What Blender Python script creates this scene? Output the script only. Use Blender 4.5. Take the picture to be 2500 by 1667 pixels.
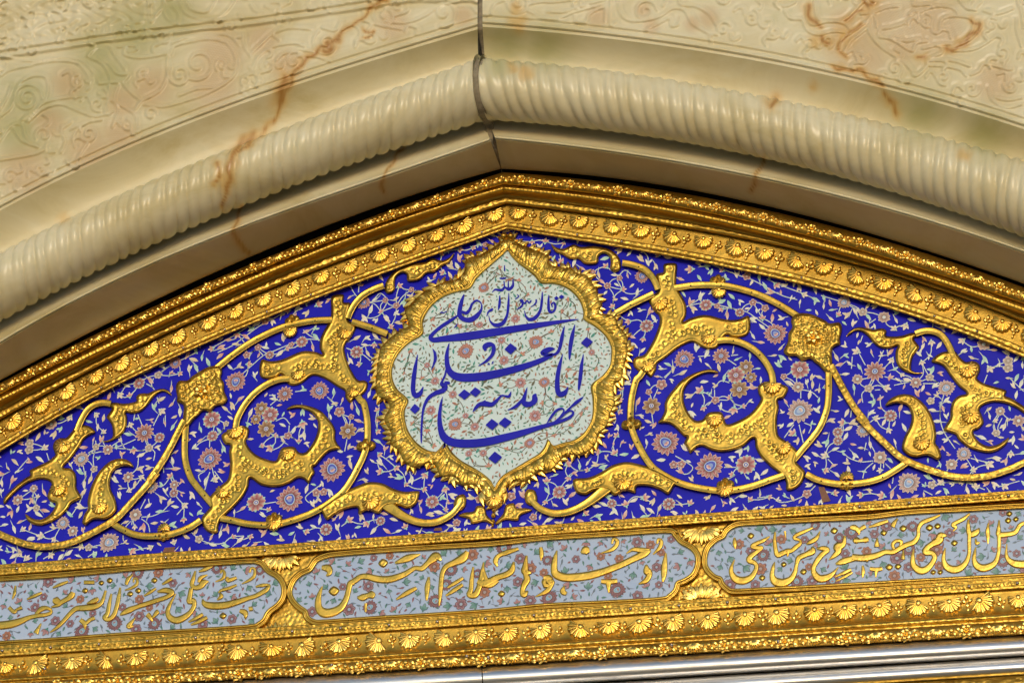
import bpy, math, random
import numpy as np
from mathutils import Vector, Matrix
from mathutils.geometry import delaunay_2d_cdt

random.seed(7); rng = np.random.default_rng(11)
for o in list(bpy.data.objects): bpy.data.objects.remove(o)
SC = bpy.context.scene; COL = SC.collection

# ---------------------------------------------------------------- camera
FPX, PAN, TILT, ROLL, X0 = 6320.57, math.radians(14.2338), math.radians(27), math.radians(1.45986), 0.030835
EYE = 1.62
_f = np.array([-math.sin(PAN)*math.cos(TILT), math.cos(PAN)*math.cos(TILT), math.sin(TILT)])
_r0 = np.array([math.cos(PAN), math.sin(PAN), 0.]); _u0 = np.cross(_r0, _f)
_c, _s = math.cos(ROLL), math.sin(ROLL)
CR, CU, CF = _c*_r0+_s*_u0, -_s*_r0+_c*_u0, _f
CAM = -CF*FPX/1000 + np.array([X0, 0, 0]); CAM[2] = EYE
cd = bpy.data.cameras.new('camera'); cam = bpy.data.objects.new('camera', cd); COL.objects.link(cam)
cd.sensor_width = 36; cd.lens = FPX/2500*36; cd.clip_end = 3000
cam.matrix_world = Matrix(((CR[0], CU[0], -CF[0], CAM[0]), (CR[1], CU[1], -CF[1], CAM[1]), (CR[2], CU[2], -CF[2], CAM[2]), (0, 0, 0, 1)))
SC.camera = cam
# ---------------------------------------------------------------- sky, sun, exposure
SUN_EL, SUN_AZ = math.radians(9), math.radians(172)     # azimuth from +Y, clockwise: low hazy sun in front of the facade
w = bpy.data.worlds.new('World'); SC.world = w; w.use_nodes = True
nt = w.node_tree; bg = nt.nodes['Background']; sky = nt.nodes.new('ShaderNodeTexSky')
sky.sky_type = 'NISHITA'; sky.sun_disc = False; sky.sun_elevation = SUN_EL; sky.sun_rotation = SUN_AZ
sky.air_density = 1.0; sky.dust_density = 0.8; sky.ozone_density = 1.2
nt.links.new(sky.outputs[0], bg.inputs[0]); bg.inputs[1].default_value = 0.15
sl = bpy.data.lights.new('sun', 'SUN'); sl.energy = 0.6; sl.angle = math.radians(20); sl.color = (1, 0.985, 0.96)
sun = bpy.data.objects.new('sun', sl); COL.objects.link(sun)
_sd = Vector((math.sin(SUN_AZ)*math.cos(SUN_EL), math.cos(SUN_AZ)*math.cos(SUN_EL), math.sin(SUN_EL)))
sun.rotation_euler = (-_sd).to_track_quat('-Z', 'Y').to_euler(); sun.location = _sd*60
SC.view_settings.view_transform = 'Standard'; SC.view_settings.look = 'None'
SC.view_settings.gamma = 1; SC.view_settings.exposure = 0.33; SC.view_settings.use_curve_mapping = False

# ---------------------------------------------------------------- photograph pixel <-> facade plane
def W(p, d=0.):
    """photo points (n,2) -> world points on the plane d metres in front of the enamel"""
    p = np.atleast_2d(np.asarray(p, float)); d = np.asarray(d, float)
    ray = CF[None]*FPX + CR[None]*(p[:, :1]-1250) - CU[None]*(p[:, 1:2]-833.5)
    k = (-d-CAM[1])/ray[:, 1]
    return CAM[None] + ray*k[:, None]
def P(w3):
    v = np.atleast_2d(w3)-CAM; z = v@CF
    return np.stack([1250+FPX*(v@CR)/z, 833.5-FPX*(v@CU)/z], 1)
def mir(p, d=0.):
    q = W(p, d); q[:, 0] *= -1; return P(q)
def V(x0, y0, s):
    def f(pts): return [(x0+t[0]*s, y0+t[1]*s) + tuple(a*s for a in t[2:]) for t in pts]
    return f
A = V(900, 540, .29762); B = V(900, 900, .29762)
D1 = V(1500, 600, .21259); D2 = V(1500, 900, .21259); D3 = V(2000, 700, .21259); D4 = V(2000, 980, .21259)
C1 = V(0, 1350, .17857); C2 = V(300, 1340, .17857); C3 = V(680, 1300, .22128); C4 = V(1180, 1260, .24681)
C5 = V(1700, 1220, .17857); C6 = V(2080, 1200, .17857)

# ---------------------------------------------------------------- mesh helpers
ROOT = {}
def props(o, label=None, cat=None, group=None, kind=None):
    if label: o['label'] = label
    if cat: o['category'] = cat
    if group: o['group'] = group
    if kind: o['kind'] = kind
    return o
def thing(name, px, d, label, cat, group=None):
    o = bpy.data.objects.new(name, None); COL.objects.link(o)
    L = W([px], d)[0]; o.location = L; ROOT[o] = L; o.empty_display_size = .05
    return props(o, label, cat, group)
def mesh(name, v, f, mat, smooth=True, attrs=None, cols=None):
    me = bpy.data.meshes.new(name); v = np.asarray(v, np.float32)
    me.from_pydata(v.tolist(), [], f if isinstance(f, list) else f.tolist())
    if mat: me.materials.append(mat)
    if smooth: me.polygons.foreach_set('use_smooth', [True]*len(me.polygons))
    for k, a in (attrs or {}).items():
        at = me.attributes.new(k, 'FLOAT', 'POINT'); at.data.foreach_set('value', np.asarray(a, np.float32))
    if cols is not None:
        at = me.attributes.new('Col', 'FLOAT_COLOR', 'POINT'); c = np.ones((len(v), 4), np.float32); c[:, :3] = cols
        at.data.foreach_set('color', c.ravel())
    me.update(); ny = np.empty(len(me.polygons)*3, np.float32); me.polygons.foreach_get('normal', ny)
    if ny[1::3].mean() > .05: me.flip_normals()                     # every face looks out of the facade
    return me
def mk(name, v, f, mat, parent=None, smooth=True, attrs=None, cols=None, kind=None):
    v = np.asarray(v, float)
    if parent is not None: L = ROOT[parent]
    else: L = np.array([v[:, 0].mean(), v[:, 1].max(), v[:, 2].min()])
    o = bpy.data.objects.new(name, mesh(name, v-L, f, mat, smooth, attrs, cols)); COL.objects.link(o)
    if parent is not None: o.parent = parent
    else: o.location = L
    ROOT[o] = L
    if kind: o['kind'] = kind
    return o
def inst(name, me, wp, rot, sc, parent):
    """shared mesh lying in the facade plane: local x right, z up, -y to the viewer; rot about y"""
    o = bpy.data.objects.new(name, me); COL.objects.link(o); o.parent = parent
    o.location = np.asarray(wp)-ROOT[parent]; o.rotation_euler = (0, rot, 0)
    o.scale = sc if isinstance(sc, tuple) else (sc, sc, sc); return o
def gridf(n, m, closed=False):
    f = []
    a = np.arange(n*m).reshape(n, m)
    if closed: a = np.concatenate([a, a[:1]], 0)
    return np.stack([a[:-1, :-1], a[:-1, 1:], a[1:, 1:], a[1:, :-1]], -1).reshape(-1, 4)
def cr(pts, step=3., closed=False):
    """Catmull-Rom through points, resampled; extra columns ride along"""
    p = np.asarray(pts, float); n = len(p)
    if closed: q = np.concatenate([p[-1:], p, p[:2]]); segs = n
    else: q = np.concatenate([2*p[:1]-p[1:2], p, 2*p[-1:]-p[-2:-1]]); segs = n-1
    out = []
    for i in range(segs):
        a, b, c, d = q[i:i+4]; L = np.hypot(*(c-b)[:2]); k = max(2, int(L/step)+1)
        t = np.linspace(0, 1, k, endpoint=False)[:, None]
        out.append(.5*((2*b)+(c-a)*t+(2*a-5*b+4*c-d)*t*t+(3*b-a-3*c+d)*t**3))
    if not closed: out.append(p[-1:])
    return np.concatenate(out)
def normals(p):
    t = np.gradient(p[:, :2], axis=0); t /= np.linalg.norm(t, axis=1, keepdims=True)+1e-9
    return np.stack([-t[:, 1], t[:, 0]], 1)
def arclen(p): return np.concatenate([[0], np.cumsum(np.hypot(*np.diff(p[:, :2], axis=0).T))])
STRAP = ((-1, -.94, -.80, -.62, 0, .62, .80, .94, 1), (0, .62, 1.0, .92, .86, .92, 1.0, .62, 0))
ROUND = ((-1, -.92, -.72, -.4, 0, .4, .72, .92, 1), (0, .42, .72, .93, 1, .93, .72, .42, 0))
PEN = ((-1, -.93, -.78, -.5, 0, .5, .78, .93, 1), (0, .6, .95, 1, .96, 1, .95, .6, 0))
FLAT = ((-1, 0, 1), (1, 1, 1))
def strip(name, pts, w, d, H, mat, parent, prof=STRAP, step=4., bump=0., kind=None):
    """band swept along a traced path; w = width in photo px or third column"""
    p = cr(pts, step); n = normals(p); wid = p[:, 2] if p.shape[1] > 2 else np.full(len(p), float(w))
    wid = np.maximum(wid, .8)
    o, h = np.array(prof[0]), np.array(prof[1]); m = len(o); vs = []
    s = arclen(p)
    for k in range(m):
        hh = H*h[k]*np.ones(len(p))
        if bump and 0 < k < m-1: hh = hh+bump*np.sin(s*.5+k*1.9)*np.sin(s*.21+k*2.3)
        vs.append(W(p[:, :2]+n*(o[k]*wid/2)[:, None], d+hh*np.minimum(1, .35+wid/14)))
    v = np.stack(vs, 1).reshape(-1, 3)
    return mk(name, v, gridf(len(p), m), mat, parent, kind=kind)
def poly_dist(q, poly):
    a = poly; b = np.roll(poly, -1, 0); out = np.full(len(q), 1e9)
    for i in range(0, len(q), 4000):
        x = q[i:i+4000, None]; ab = (b-a)[None]; t = np.clip(((x-a[None])*ab).sum(-1)/((ab**2).sum(-1)+1e-12), 0, 1)
        out[i:i+4000] = np.sqrt((((a[None]+t[..., None]*ab)-x)**2).sum(-1)).min(1)
    return out
def inside(q, poly):
    x, y = q[:, 0], q[:, 1]; r = np.zeros(len(q), bool); a = poly; b = np.roll(poly, -1, 0)
    for (x1, y1), (x2, y2) in zip(a, b):
        if y1 == y2: continue
        c = ((y1 > y) != (y2 > y)) & (x < (x2-x1)*(y-y1)/(y2-y1)+x1); r ^= c
    return r
def tri_poly(poly, g):
    lo, hi = poly.min(0), poly.max(0)
    X, Y = np.meshgrid(np.arange(lo[0], hi[0], g), np.arange(lo[1], hi[1], g*.87)); X[1::2] += g/2
    q = np.stack([X.ravel(), Y.ravel()], 1); q = q[inside(q, poly)]; q = q[poly_dist(q, poly) > g*.45]
    allp = np.concatenate([poly, q]); n = len(poly)
    r = delaunay_2d_cdt([Vector(t) for t in allp.tolist()], [], [list(range(n))], 1, 1e-6)
    return np.array([tuple(t) for t in r[0]]), r[2]
def poisson(q, r, rg):
    """greedy thinning of candidate points"""
    q = q[rg.permutation(len(q))]; keep = []; cell = {}
    for x, y in q:
        c = (int(x//r), int(y//r))
        if all((x-a)**2+(y-b)**2 > r*r for i in (-1, 0, 1) for j in (-1, 0, 1) for a, b in cell.get((c[0]+i, c[1]+j), ())):
            cell.setdefault(c, []).append((x, y)); keep.append((x, y))
    return np.array(keep).reshape(-1, 2)
GOLDPOLY = []
def relief(name, pts, d, H, mat, parent, rim=7.5, g=2.2, chase=1., step=4., smoothit=True, thr=.74):
    """repousse plate: traced outline, rounded rim, chased florets in the middle"""
    poly = cr(pts, step, True) if smoothit else np.asarray(pts, float)
    GOLDPOLY.append(poly[::2])
    q, f = tri_poly(poly, g); dist = poly_dist(q, poly)
    t = np.clip(dist/rim, 0, 1); H = H*.52; h = H*np.sqrt(np.clip(1-(1-t)**2, 0, 1))
    h += .16*H*np.exp(-((dist-rim*.9)/(rim*.3))**2)                       # raised bead along the rim
    if chase:
        c = q[dist > rim*1.25]; dc = dist[dist > rim*1.25]
        if len(c) > 4:                                                     # garland along the spine only, plain margins
            o = rng.permutation(len(c))[:900]; c, dc = c[o], dc[o]
            near = ((c[:, None]-c[None])**2).sum(-1) < 22**2; mx = np.where(near, dc[None], 0).max(1); c = c[dc > thr*mx]
            c = poisson(c, 9.5, rng)
            for cx, cy in c:
                dx, dy = q[:, 0]-cx, q[:, 1]-cy; r2 = dx*dx+dy*dy; i = np.where(r2 < 80)[0]
                r = np.sqrt(r2[i]); th = np.arctan2(dy[i], dx[i]); k = rng.choice([4, 5, 6]); R = rng.uniform(4.2, 6.0)
                pet = R*(.70+.30*np.cos(k*th+rng.random()*6)); a = chase*.0026*rng.uniform(.6, 1.25)
                h[i] += a*np.clip(1-(r/pet)**2, -.25, 1)-a*.7*np.exp(-(r/1.4)**2)
    return mk(name, W(q, d+h), f, mat, parent)

# ---------------------------------------------------------------- materials
def mat_base(name):
    m = bpy.data.materials.new(name); m.use_nodes = True
    return m, m.node_tree, m.node_tree.nodes['Principled BSDF']
def N(nt, t, **kw):
    n = nt.nodes.new(t)
    for k, v in kw.items():
        if k in n.inputs: n.inputs[k].default_value = v
        else: setattr(n, k, v)
    return n
def ramp(nt, src, stops):
    r = nt.nodes.new('ShaderNodeValToRGB'); e = r.color_ramp.elements
    while len(e) < len(stops): e.new(.5)
    for i, (p, c) in enumerate(stops): e[i].position = p; e[i].color = (*c, 1) if len(c) == 3 else c
    nt.links.new(src, r.inputs[0]); return r.outputs[0]
def bumped(nt, b, src, strength, dist, prev=None):
    n = N(nt, 'ShaderNodeBump', Strength=strength, Distance=dist); nt.links.new(src, n.inputs['Height'])
    if prev: nt.links.new(prev, n.inputs['Normal'])
    nt.links.new(n.outputs[0], b.inputs['Normal']); return n.outputs[0]
def geo_pos(nt): return nt.nodes.new('ShaderNodeNewGeometry').outputs['Position']
def gold(name, c1, c2, rough, bscale=260., bstr=.25, bdist=.0012, chased=0.):
    m, t, b = mat_base(name); pos = geo_pos(t)
    n1 = N(t, 'ShaderNodeTexNoise', Scale=9., Detail=6., Roughness=.6); t.links.new(pos, n1.inputs['Vector'])
    t.links.new(ramp(t, n1.outputs[0], [(.3, c2), (.62, c1)]), b.inputs['Base Color'])
    b.inputs['Metallic'].default_value = 1
    n2 = N(t, 'ShaderNodeTexNoise', Scale=45., Detail=4.); t.links.new(pos, n2.inputs['Vector'])
    t.links.new(ramp(t, n2.outputs[0], [(.25, (rough*.75,)*3), (.75, (rough*1.45,)*3)]), b.inputs['Roughness'])
    n3 = N(t, 'ShaderNodeTexNoise', Scale=bscale, Detail=3.); t.links.new(pos, n3.inputs['Vector'])
    p = bumped(t, b, n3.outputs[0], bstr, bdist)
    n4 = N(t, 'ShaderNodeTexNoise', Scale=34., Detail=3.); t.links.new(pos, n4.inputs['Vector']); p = bumped(t, b, n4.outputs[0], .22, .006, p)
    if chased:
        v = N(t, 'ShaderNodeTexVoronoi', Scale=105.); v.feature = 'SMOOTH_F1'; t.links.new(pos, v.inputs['Vector'])
        bumped(t, b, v.outputs['Distance'], chased, .006, p)
    return m
GOLD = gold('gilding', (.62, .405, .075), (.47, .285, .045), .35)
GOLDB = gold('burnished_gilding', (.64, .42, .08), (.52, .32, .05), .29, bstr=.12)
GOLDS = gold('bright_gilding', (.92, .62, .16), (.78, .50, .10), .26, bstr=.15)
GOLDC = gold('chased_gilding', (.68, .44, .085), (.50, .30, .045), .37, chased=.35)
GOLDG = gold('gilded_ground', (.60, .375, .068), (.45, .265, .042), .42, bscale=420., bstr=.35)
def enamel(name, c1, c2, rough=.2, nscale=14., spec=.16):
    m, t, b = mat_base(name); pos = geo_pos(t)
    n1 = N(t, 'ShaderNodeTexNoise', Scale=nscale, Detail=5.); t.links.new(pos, n1.inputs['Vector'])
    t.links.new(ramp(t, n1.outputs[0], [(.3, c1), (.7, c2)]), b.inputs['Base Color'])
    n2 = N(t, 'ShaderNodeTexNoise', Scale=5., Detail=3.); t.links.new(pos, n2.inputs['Vector'])
    t.links.new(ramp(t, n2.outputs[0], [(.3, (rough*.7,)*3), (.75, (rough*1.7,)*3)]), b.inputs['Roughness'])
    b.inputs['Specular IOR Level'].default_value = spec
    n3 = N(t, 'ShaderNodeTexNoise', Scale=22., Detail=2.); t.links.new(pos, n3.inputs['Vector']); bumped(t, b, n3.outputs[0], .12, .002)
    return m
BLUE = enamel('cobalt_enamel', (.012, .012, .46), (.020, .018, .58))
BLUEINK = enamel('cobalt_lettering', (.012, .012, .42), (.018, .018, .50), .3)
WHITE = enamel('white_enamel', (.60, .76, .80), (.66, .79, .82), .3, 8.)
PALE = enamel('pale_blue_enamel', (.40, .52, .75), (.46, .57, .78), .3, 9.)
def paint_mat():
    m, t, b = mat_base('painted_enamel'); a = t.nodes.new('ShaderNodeAttribute'); a.attribute_name = 'Col'
    t.links.new(a.outputs['Color'], b.inputs['Base Color']); b.inputs['Roughness'].default_value = .3
    return m
PAINT = paint_mat()
def onyx():
    m, t, b = mat_base('onyx_marble'); pos = geo_pos(t)
    mp = N(t, 'ShaderNodeMapping'); mp.inputs['Scale'].default_value = (1, 1, 2.2); mp.inputs['Rotation'].default_value = (0, .35, 0); t.links.new(pos, mp.inputs[0])
    n1 = N(t, 'ShaderNodeTexNoise', Scale=2.6, Detail=8., Roughness=.62, Distortion=1.2); t.links.new(mp.outputs[0], n1.inputs['Vector'])
    base = ramp(t, n1.outputs[0], [(.28, (.55, .46, .23)), (.45, (.65, .57, .345)), (.6, (.71, .645, .44)), (.75, (.61, .56, .335))])
    def attr(nm):
        a = t.nodes.new('ShaderNodeAttribute'); a.attribute_name = nm; return a.outputs['Fac']
    def mix(fac, c, col):
        x = t.nodes.new('ShaderNodeMix'); x.data_type = 'RGBA'; t.links.new(fac, x.inputs[0]); t.links.new(c, x.inputs[6]); x.inputs[7].default_value = (*col, 1); return x.outputs[2]
    c = mix(attr('green'), base, (.36, .345, .12)); c = mix(attr('pink'), c, (.56, .38, .20)); c = mix(attr('amber'), c, (.62, .36, .07)); c = mix(attr('vein'), c, (.30, .11, .006))
    t.links.new(c, b.inputs['Base Color']); b.inputs['Roughness'].default_value = .3
    b.inputs['Subsurface Weight'].default_value = .05; b.inputs['Subsurface Radius'].default_value = (.03, .02, .01); b.inputs['Subsurface Scale'].default_value = .3
    n2 = N(t, 'ShaderNodeTexNoise', Scale=60., Detail=4.); t.links.new(pos, n2.inputs['Vector']); bumped(t, b, n2.outputs[0], .08, .003)
    return m
ONYX = onyx()
def plain(name, c, rough=.7, metal=0., nscale=30., var=.25):
    m, t, b = mat_base(name); pos = geo_pos(t)
    n1 = N(t, 'ShaderNodeTexNoise', Scale=nscale, Detail=6.); t.links.new(pos, n1.inputs['Vector'])
    t.links.new(ramp(t, n1.outputs[0], [(.3, tuple(x*(1-var) for x in c)), (.7, tuple(min(1, x*(1+var)) for x in c))]), b.inputs['Base Color'])
    b.inputs['Roughness'].default_value = rough; b.inputs['Metallic'].default_value = metal
    bumped(t, b, n1.outputs[0], .3, .004); return m
DARK = plain('dark_recess', (.012, .009, .006), .9)  # near-black, carries the shade of the arch gap; also seam and rivet holes
MORTAR = plain('grey_mortar', (.26, .22, .15), .95, nscale=90.)
RIVET = plain('rivet_steel', (.55, .48, .45), .25, 1.)
CHIP = plain('bare_copper_patch', (.20, .085, .05), .6)
def silver():
    m, t, b = mat_base('polished_silver'); pos = geo_pos(t)
    mp = N(t, 'ShaderNodeMapping'); mp.inputs['Scale'].default_value = (3, 20, 34); t.links.new(pos, mp.inputs[0])
    n1 = N(t, 'ShaderNodeTexNoise', Scale=1.3, Detail=9., Roughness=.7); t.links.new(mp.outputs[0], n1.inputs['Vector'])
    t.links.new(ramp(t, n1.outputs[0], [(.30, (.10, .075, .06)), (.38, (.60, .57, .54)), (.50, (.90, .89, .88))]), b.inputs['Base Color'])
    b.inputs['Metallic'].default_value = 1
    t.links.new(ramp(t, n1.outputs[0], [(.3, (.6,)*3), (.55, (.33,)*3)]), b.inputs['Roughness']); bumped(t, b, n1.outputs[0], .1, .002); return m
SILVER = silver()
PAVE = plain('courtyard_paving', (.32, .26, .18), .6, nscale=1.5, var=.12)

# ---------------------------------------------------------------- setting
def quad(name, v, mat):
    return mk(name, np.array(v, float), [[0, 1, 2, 3]], mat, smooth=False)
props(quad('ground', [(-400, -400, 0), (400, -400, 0), (400, 60, 0), (-400, 60, 0)], PAVE), kind='structure')
props(quad('wall', [(-9, .12, 0), (9, .12, 0), (9, .12, 11), (-9, .12, 11)], MORTAR), kind='structure')

# ---------------------------------------------------------------- arch curves traced in the photograph (left part, right part)
CUR = {
 'blue': ([(0, 1101), (191, 995), (400, 884), (644, 776), (897, 684), (1052, 628), (1219, 566), (1237, 559)],
          [(1237, 559), (1406, 591), (1500, 605), (1676, 630), (1861, 672), (2000, 705), (2128, 740), (2255, 783), (2383, 830), (2500, 870)]),
 'brown': ([(0, 1024), (264, 882), (400, 815), (612, 725), (732, 675), (866, 622), (1100, 541), (1235, 497)],
           [(1235, 497), (1519, 535), (1825, 583), (1875, 595), (2045, 632), (2327, 722), (2500, 785)]),
 'bead': ([(0, 983), (191, 890), (600, 695), (919, 567), (1229, 467)],
          [(1229, 467), (1519, 506), (1825, 557), (1875, 571), (2194, 666), (2500, 765)]),
 'glow': ([(0, 962), (150, 885), (600, 672), (919, 550), (1229, 450)],
          [(1229, 450), (1519, 487), (1825, 538), (1875, 549), (2194, 643), (2500, 741)]),
 'gtop': ([(0, 935), (108, 882), (226, 817), (425, 727), (625, 640), (906, 530), (1227, 421)],
          [(1227, 421), (1519, 450), (1825, 503), (2088, 568), (2500, 702)]),
 'onyx': ([(0, 925), (108, 872), (207, 817), (372, 730), (625, 622), (906, 509), (1222, 411)],
          [(1224, 411), (1439, 434), (1825, 486), (1875, 498), (2114, 572), (2500, 690)]),
 'fil': ([(0, 840), (53, 812), (239, 706), (399, 634), (600, 558), (927, 437), (1198, 346)],
         [(1210, 341), (1418, 365), (1599, 389), (1825, 434), (1875, 442), (2141, 507), (2500, 619)]),
 'rlow': ([(0, 780), (303, 631), (585, 504), (786, 429), (991, 360), (1180, 298)],
          [(1193, 296), (1360, 309), (1519, 325), (1825, 376), (1875, 385), (2181, 464), (2500, 568)]),
 'rtop': ([(0, 620), (133, 557), (239, 504), (340, 456), (418, 421), (643, 330), (746, 290), (906, 240), (1039, 191), (1168, 143)],
          [(1184, 141), (1389, 160), (1536, 180), (1762, 215), (1939, 255), (2154, 305), (2380, 362), (2500, 400)]),
 'fil2': ([(0, 514), (207, 412), (400, 325), (612, 245), (786, 189), (972, 130), (1166, 72)],
          [(1178, 66), (1336, 80), (1496, 96), (1775, 136), (1875, 154), (2128, 210), (2500, 316)]),
}
EXT = 260
def arch(name, side, n=None, step=6.):
    """evenly spaced points from the apex outwards, carried a little past the picture"""
    p = np.array(CUR[name][side], float); c = np.polyfit(p[:, 0], p[:, 1], 3)
    dy = p[-1, 1]-np.polyval(c, p[-1, 0]) if side == 0 else p[0, 1]-np.polyval(c, p[0, 0])
    xa = p[-1, 0] if side == 0 else p[0, 0]; xe = 0. if side == 0 else 2500.
    x = np.linspace(xa, xe-EXT if side == 0 else xe+EXT, 900); s = -1 if side == 0 else 1
    y = np.polyval(c, np.clip(x, 0, 2500)); k1 = np.polyval(np.polyder(c), xe); k2 = np.clip(np.polyval(np.polyder(c, 2), xe), 0, 3e-4)
    e = np.clip(s*(x-xe), 0, None); y = y+np.where(e > 0, s*k1*e+.5*k2*e*e, 0)
    y = y+dy*np.exp(-np.abs(x-xa)/120)
    q = np.stack([x, y], 1); L = arclen(q); m = n or int(L[-1]/step)
    t = np.linspace(0, L[-1], m); return np.stack([np.interp(t, L, q[:, 0]), np.interp(t, L, q[:, 1])], 1)
def blend(a, b, t): return a*(1-t)+b*t
def loft(name, curves, mat, parent, sub=1, disp=None, attrs=None, smooth=True, kind=None):
    """curves = [(px points, depth)], same count each; disp(s, t) adds depth"""
    rows, dd, tt = [], [], []
    for i in range(len(curves)-1):
        (a, da), (b, db) = curves[i], curves[i+1]
        for k in range(sub):
            t = k/sub; rows.append(blend(a, b, t)); dd.append(da*(1-t)+db*t); tt.append((i+t)/(len(curves)-1))
    rows.append(curves[-1][0]); dd.append(curves[-1][1]); tt.append(1.)
    vs, px = [], []; s = arclen(rows[0])
    for r, d, t in zip(rows, dd, tt):
        dv = np.full(len(r), d) if np.isscalar(d) else d
        if disp is not None: dv = dv+disp(s, t)
        vs.append(W(r, dv)); px.append(r)
    n, m = len(rows[0]), len(rows); v = np.stack(vs, 1).reshape(-1, 3); q = np.stack(px, 1).reshape(-1, 2)
    return mk(name, v, gridf(n, m), mat, parent, smooth, attrs(q) if attrs else None, kind=kind)

# ---------------------------------------------------------------- onyx arch
VEINS = [  # traced brown veins: points, width
 ([(940, 0), (905, 22), (880, 50), (850, 65), (820, 100), (790, 118), (765, 130), (740, 150), (725, 165), (705, 205), (695, 225), (685, 255), (676, 285), (660, 305), (632, 328), (612, 340), (595, 362), (575, 375), (562, 400), (555, 440), (548, 480), (545, 500)], 5),
 ([(700, 190), (690, 215), (680, 250)], 11), ([(620, 335), (590, 350), (570, 380), (560, 420), (552, 470)], 8), ([(530, 400), (535, 430), (525, 450)], 6),
 ([(588, 505), (582, 530), (575, 560), (577, 590), (590, 605), (608, 614)], 4), ([(985, 365), (960, 395), (945, 425), (935, 440), (937, 470)], 3),
 ([(1970, 20), (1980, 45), (2000, 65)], 7), ([(2110, 0), (2125, 15), (2135, 5)], 8), ([(2060, 55), (2085, 35), (2105, 25)], 6), ([(2010, 95), (2022, 104)], 8),
 ([(2040, 165), (2075, 172), (2110, 178), (2140, 202), (2160, 208)], 5), ([(2100, 60), (2070, 90), (2050, 110), (2060, 140)], 5), ([(2375, 50), (2392, 60), (2380, 80), (2340, 115), (2310, 122)], 6), ([(2240, 145), (2260, 140)], 5),
 ([(2160, 235), (2185, 255), (2190, 280)], 5), ([(1868, 390), (1855, 410), (1845, 440), (1838, 465)], 4), ([(890, 75), (910, 78), (890, 95)], 4), ([(800, 105), (810, 120), (795, 125)], 9), ([(1880, 255), (1895, 245)], 9)]
AMBER = [((1283, 178), 20), ((1252, 168), 16), ((155, 535), 14), ((700, 200), 14), ((545, 430), 20), ((1985, 210), 16), ((2170, 250), 12), ((1990, 100), 18), ((2060, 90), 26), ((2110, 20), 22), ((2340, 110), 18), ((2385, 65), 16), ((2355, 380), 18), ((1890, 250), 16), ((1265, 60), 25), ((610, 350), 12), ((810, 115), 18), ((1260, 20), 16)]
GREEN = [((270, 190), 70), ((180, 215), 60), ((100, 270), 60), ((50, 320), 70), ((330, 80), 80), ((420, 30), 60), ((240, 130), 60), ((1240, 105), 60), ((1215, 160), 35), ((60, 240), 70), ((1330, 115), 60), ((2400, 330), 60), ((2250, 280), 60)]
def wob(q, k): return 6*np.sin(q[:, 0]*.11*k+q[:, 1]*.07)+5*np.sin(q[:, 1]*.13*k-q[:, 0]*.05+1)
def onyx_attrs(pink=None):
    def f(q):
        v = np.zeros(len(q)); am = np.zeros(len(q)); g = np.zeros(len(q)); qq = q.copy(); qq[:, 0] += wob(q, 1)*.5; qq[:, 1] += wob(q[:, ::-1], 1.3)*.5
        for pts, wd in VEINS:
            p = cr(pts, 5.); sel = (q[:, 0] > p[:, 0].min()-50) & (q[:, 0] < p[:, 0].max()+50)
            if not sel.any(): continue
            dm = np.full(len(q), 99.); x = qq[sel]
            dm[sel] = np.sqrt(((x[:, None]-p[None])**2).sum(-1)).min(1)
            v = np.maximum(v, .75*np.exp(-(dm/(wd*.7))**2)); am = np.maximum(am, .7*np.exp(-(dm/(wd*2.))**2))
        for c, r in AMBER: am = np.maximum(am, .6*np.exp(-(((qq-c)**2).sum(1)/r**2)**1.5))
        for c, r in GREEN: g = np.maximum(g, .7*np.exp(-((qq-c)**2).sum(1)/r**2))
        return {'vein': v, 'amber': am, 'green': g, 'pink': pink(q) if pink else np.zeros(len(q))}
    return f
E1 = V(0, 0, .26596); E2 = V(600, 0, .26596); E3 = V(1150, 0, .26596); E4 = V(1875, 0, .26596)
def spiral(cx, cy, r0, r1, a0, turns):
    t = np.linspace(0, 1, 26); a = a0+turns*2*math.pi*t; r = r0+(r1-r0)*t
    return [(cx+x*math.cos(y), cy+x*math.sin(y)) for x, y in zip(r, a)]
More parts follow.
